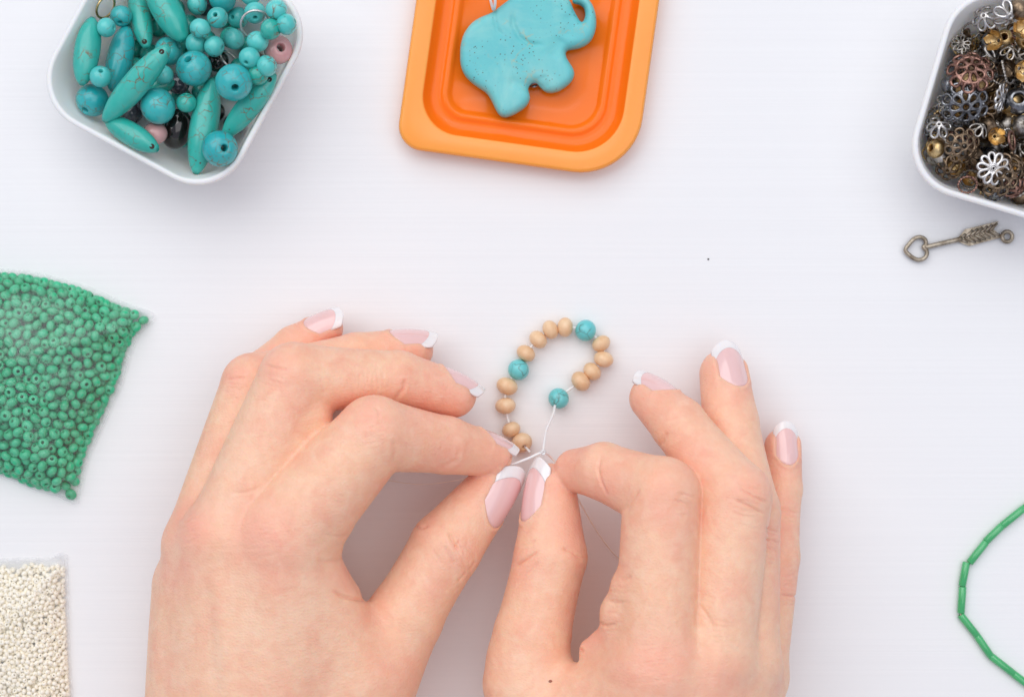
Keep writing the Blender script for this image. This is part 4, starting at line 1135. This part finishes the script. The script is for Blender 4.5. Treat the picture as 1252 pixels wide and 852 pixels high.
# ------------------------------------------------------------------ arrow charm
ZA = 0.13
def A(x, y, z=ZA): return P(x, y, z)
ar = empty('arrow_charm', A(1170, 296, 0))
hp = [(1107, 306), (1112, 298), (1118, 292), (1125, 290), (1131, 293), (1132, 299), (1129, 302.5), (1133, 307), (1132.5, 313), (1128, 317), (1121, 317.5), (1113, 313)]
child_mesh('heart_head', tube(smooth_path([A(*q) for q in hp], 5, True), 0.062, 8, True), M_ARROW, ar)
child_mesh('shaft', tube(smooth_path([A(1131, 302.5), A(1150, 298), A(1176, 292)], 6), [0.075] * 13, 10), M_ARROW, ar)
bl = [(1171, 291), (1180, 280.5), (1221, 270.5), (1215, 281), (1226, 290), (1185, 301), (1172, 296)]
V0 = [A(x, y, 0.03) for x, y in bl] + [A(x, y, 0.11) for x, y in bl]; n = len(bl)
fl = child_mesh('fletching', (V0, [tuple(range(n - 1, -1, -1))[::-1], tuple(range(2 * n - 1, n - 1, -1))] + [(i, n + i, n + (i + 1) % n, (i + 1) % n) for i in range(n)]), M_ARROW, ar, False)
for i in range(7):
    t = (i + 0.3) / 7
    b0 = np.array([1172 + 42 * t, 293.5 - 12 * t])
    up = b0 + np.array([9.5, -9.5]) * (1 if i else 0.7); dn = b0 + np.array([13, 5.5]) * (1 if i else 0.7)
    for e in (up, dn):
        o = child_mesh('feather_rib', tube([A(b0[0], b0[1], 0.12), A(*(b0 * 0.5 + e * 0.5), 0.14), A(e[0], e[1], 0.115)], 0.042, 6), M_ARROW, fl)
        o.matrix_parent_inverse = Matrix.Identity(4)
t = np.linspace(0, 2 * math.pi, 24, endpoint=False)
child_mesh('loop', tube(np.array([A(1231.5 + 6.2 * math.cos(a), 289.5 + 6.2 * math.sin(a)) for a in t]), 0.062, 8, True), M_ARROW, ar)
tag(ar, 'small aged metal arrow charm with heart head lying below the tub of findings', 'charm')

# ------------------------------------------------------------------ green bugle strand
BG = [((1282, 600), (1254, 620)), ((1252, 621), (1226, 642)), ((1224.5, 643), (1206, 661)), ((1205, 663), (1186, 687)), ((1181.5, 688), (1176.5, 715)), ((1177, 718), (1175, 748)),
      ((1175, 752), (1194, 776)), ((1195, 777.5), (1211, 801)), ((1212, 802), (1239, 823)), ((1240, 824), (1264, 842))]
BLB = ['green bugle bead just beyond the upper right of the strand', 'topmost green bugle bead of the strand at the right picture edge', 'green bugle bead second from the upper picture edge, short one', 'green bugle bead third from the upper picture edge',
       'green bugle bead on the left of the strand, just above the leftmost one', 'leftmost, nearly upright green bugle bead of the strand', 'green bugle bead just below the gap of cream thread', 'green bugle bead second below the thread gap, lower left of the strand',
       'long green bugle bead near the bottom of the strand', 'lowest green bugle bead of the strand, cut by the picture edge']
ZB = 0.125; th = []
for (a, b), lb in zip(BG, BLB):
    p, q = P(a[0], a[1], ZB), P(b[0], b[1], ZB); L = np.linalg.norm(q - p); L += 0.06; r = 0.112; ho = 0.045
    v, f = revolve([(ho, L / 2 - 0.01), (r - 0.015, L / 2), (r, L / 2 - 0.02), (r, -L / 2 + 0.02), (r - 0.015, -L / 2), (ho, -L / 2 + 0.01)], 12)
    o = obj('bugle_bead', mesh_data('bugle_bead', v, [x[::-1] for x in f], M_BUGLE), None, (p + q) / 2, quat_z_to(q - p))
    tag(o, lb, 'bead', 'green bugle beads on a thread'); th += [p, q]
v, f = tube(th, 0.03, 6)
tag(obj('strand_thread', mesh_data('strand_thread', v, f, M_CTHR)), 'cream thread running through the green bugle beads', 'thread')

# ------------------------------------------------------------------ bags of seed beads
class Bag:
    def __init__(s, poly, c, H, p=2.6, e=0.65):
        s.poly = np.array([P(x, y, 0.2)[:2] for x, y in poly]); s.c = P(c[0], c[1], 0.2)[:2]; s.H = H; s.p = p; s.e = e
        d = s.poly - s.c; n = len(d)
        dense = np.concatenate([d[i] + (d[(i + 1) % n] - d[i]) * np.linspace(0, 1, 24, endpoint=False)[:, None] for i in range(n)])
        a = np.arctan2(dense[:, 1], dense[:, 0]); o = np.argsort(a)
        s.a = np.r_[a[o] - 2 * math.pi, a[o], a[o] + 2 * math.pi]; s.r = np.tile(np.hypot(dense[:, 0], dense[:, 1])[o], 3)
    def rho(s, xy):
        d = xy - s.c; return np.hypot(d[:, 0], d[:, 1]) / np.interp(np.arctan2(d[:, 1], d[:, 0]), s.a, s.r)
    def top(s, xy):
        return 0.08 + s.H * np.maximum(1 - np.minimum(s.rho(xy), 1) ** s.p, 0) ** s.e
    def film(s, mat, seam, label, cat, group, seed):
        g = np.random.default_rng(seed); na, nr = 180, 34
        ang = np.linspace(0, 2 * math.pi, na, endpoint=False)
        b = np.stack([np.cos(ang), np.sin(ang)], 1) * np.interp(ang, s.a, s.r)[:, None]
        ph = g.uniform(0, 6.28, 6)
        V = []; F = []
        for sgn in (1, -1):
            for i in range(nr + 1):
                u = (i / nr) ** 0.7
                xy = s.c + b * u * (1 + 0.004)
                z = s.top(xy) if sgn > 0 else np.full(na, 0.0)
                wr = 0.03 * (u ** 3) * (np.sin(ang * 23 + ph[0]) + np.sin(ang * 41 + ph[1]) + 0.7 * np.sin(ang * 67 + ph[2]))
                zz = z + 0.035 + (wr * 0.9 if sgn > 0 else 0)
                if sgn < 0: zz = np.full(na, 0.012) + 0.06 * u ** 8
                V += [(x, y, max(w, 0.01)) for (x, y), w in zip(xy, zz)]
        w = (nr + 1) * na
        for k in range(2):
            for i in range(nr):
                for j in range(na):
                    q = (k * w + i * na + j, k * w + (i + 1) * na + j, k * w + (i + 1) * na + (j + 1) % na, k * w + i * na + (j + 1) % na)
                    F.append(q if k == 0 else q[::-1])
        o = obj('bead_bag', mesh_data('bead_bag', V, F, mat))
        tag(o, label, cat, group)
        # crimped seam round the edge
        V = []; F = []
        for i in range(4):
            xy = s.c + b * (1 - 0.012 + 0.016 * i) ; zz = 0.10 + 0.03 * np.sin(ang * 57 + ph[3] + i) + 0.02 * np.sin(ang * 91 + ph[4])
            V += [(x, y, q) for (x, y), q in zip(xy, zz)]
        for i in range(3):
            for j in range(na):
                F.append((i * na + j, (i + 1) * na + j, (i + 1) * na + (j + 1) % na, i * na + (j + 1) % na))
        obj('seam', mesh_data('seam', V, F, seam), o)
        return o
    def fill(s, n, r, lo, hi, layers, it=70, seed=3, shrink=0.985, pack=0.93):
        g = np.random.default_rng(seed); pts = []
        while len(pts) < n:
            q = g.uniform(lo, hi, (4000, 2)); q = q[s.rho(q) < shrink]
            z = s.top(q); u = np.maximum(z - r - g.uniform(0, 1, len(q)) * layers * 2 * r * 0.85, r)
            pts += [(*a, b) for a, b in zip(q, u)]
        p = np.array(pts[:n])
        for k in range(it):
            p = p.astype(np.float32); d = p[:, None, :] - p[None]; L = np.sqrt(np.einsum('ijk,ijk->ij', d, d)) + 1e-9; np.fill_diagonal(L, 9)
            ov = np.clip(2 * r * pack - L, 0, None)
            p = p + 0.30 * np.einsum('ijk,ij->ik', d, ov / L)
            rho = s.rho(p[:, :2]); m = rho > shrink
            if m.any(): p[m, :2] = s.c + (p[m, :2] - s.c) * (shrink / rho[m])[:, None]
            tp = s.top(p[:, :2]); p[:, 2] = np.clip(p[:, 2], np.maximum(tp - (1 + layers * 1.7) * r, r * 0.7), np.maximum(tp - r, r * 0.7))
        return p
def bag_beads(bag, p, r, mat, name, label, group, stuff_label, frame):
    me = bead_mesh(name, r, r * 0.34, 0.78, mat, 14, 8)
    depth = bag.top(p[:, :2]) - p[:, 2]
    sx = 626 + p[:, 0] * FPX / (CAM_H - p[:, 2]); sy = 426 - p[:, 1] * FPX / (CAM_H - p[:, 2])
    vis = (sx > frame[0]) & (sx < frame[1]) & (sy > frame[2]) & (sy < frame[3])
    order = np.argsort(depth + np.where(vis, 0, 9))
    g = np.random.default_rng(5); mb = MB(); base = np.array([v.co[:] for v in me.vertices]) / U; fs = [tuple(q.vertices) for q in me.polygons]
    for k, i in enumerate(order):
        ax = g.normal(size=3); qt = quat_z_to(ax)
        if k < 300:
            o = obj(name, me, None, p[i], qt, (g.uniform(0.92, 1.06),) * 3)
            tag(o, label, 'bead', group)
        else:
            R_ = np.array(qt.to_matrix()); mb.add(base @ R_.T + p[i], fs)
    o = obj(name + '_fill', mb.me(name + '_fill', mat)); tag(o, stuff_label, 'beads', None, 'stuff')
GB = Bag([(-170, 345), (0, 333), (35, 335), (100, 352), (150, 374), (178, 383), (186, 391), (168, 400), (156, 426), (141, 474), (121, 517), (105, 552), (97, 580), (92, 611), (80, 612), (72, 603), (45, 597), (0, 578), (-160, 560)], (-8, 462), 1.25)
R_G = 0.168
pg = GB.fill(820, R_G, P(-40, 640, 0.2)[:2], P(200, 320, 0.2)[:2], 2.3, 70, 3, 0.955)
bag_beads(GB, pg, R_G, M_GREEN, 'green_seed_bead', 'green glass seed bead in the upper layer of the clear bag', 'green seed beads in the clear bag', 'deeper layer of green glass seed beads in the clear bag', (-8, 200, 320, 640))
GB.film(M_FILM, M_SEAM, 'clear crinkled plastic bag holding green seed beads', 'bag', 'clear bead bags', 1)
CB = Bag([(-130, 690), (0, 687), (60, 685), (72, 678), (79, 684), (80, 740), (82, 800), (86, 860), (86, 930), (-130, 930)], (-20, 810), 0.62, 3.2, 0.6)
R_C = 0.084
pc = CB.fill(1250, R_C, P(-22, 885, 0.2)[:2], P(90, 694, 0.2)[:2], 1.8, 36, 8, 0.965, 0.86)
bag_beads(CB, pc, R_C, M_CREAM, 'cream_seed_bead', 'tiny cream pearl seed bead in the upper layer of the clear bag', 'cream seed beads in the clear bag', 'deeper layer of tiny cream pearl seed beads in the clear bag', (-3, 100, 670, 855))
CB.film(M_FILM2, M_SEAM, 'clear plastic bag holding tiny cream pearl seed beads', 'bag', 'clear bead bags', 2)

# a speck on the bare table
v, f = revolve([(0.001, 0.03), (0.022, 0.02), (0.03, 0.0), (0.001, -0.001)], 8, False)
tag(obj('speck', mesh_data('speck', v, f, M_SPECK), None, P(866, 317, 0.003)), 'tiny dark speck on the bare table right of the bracelet', 'speck')
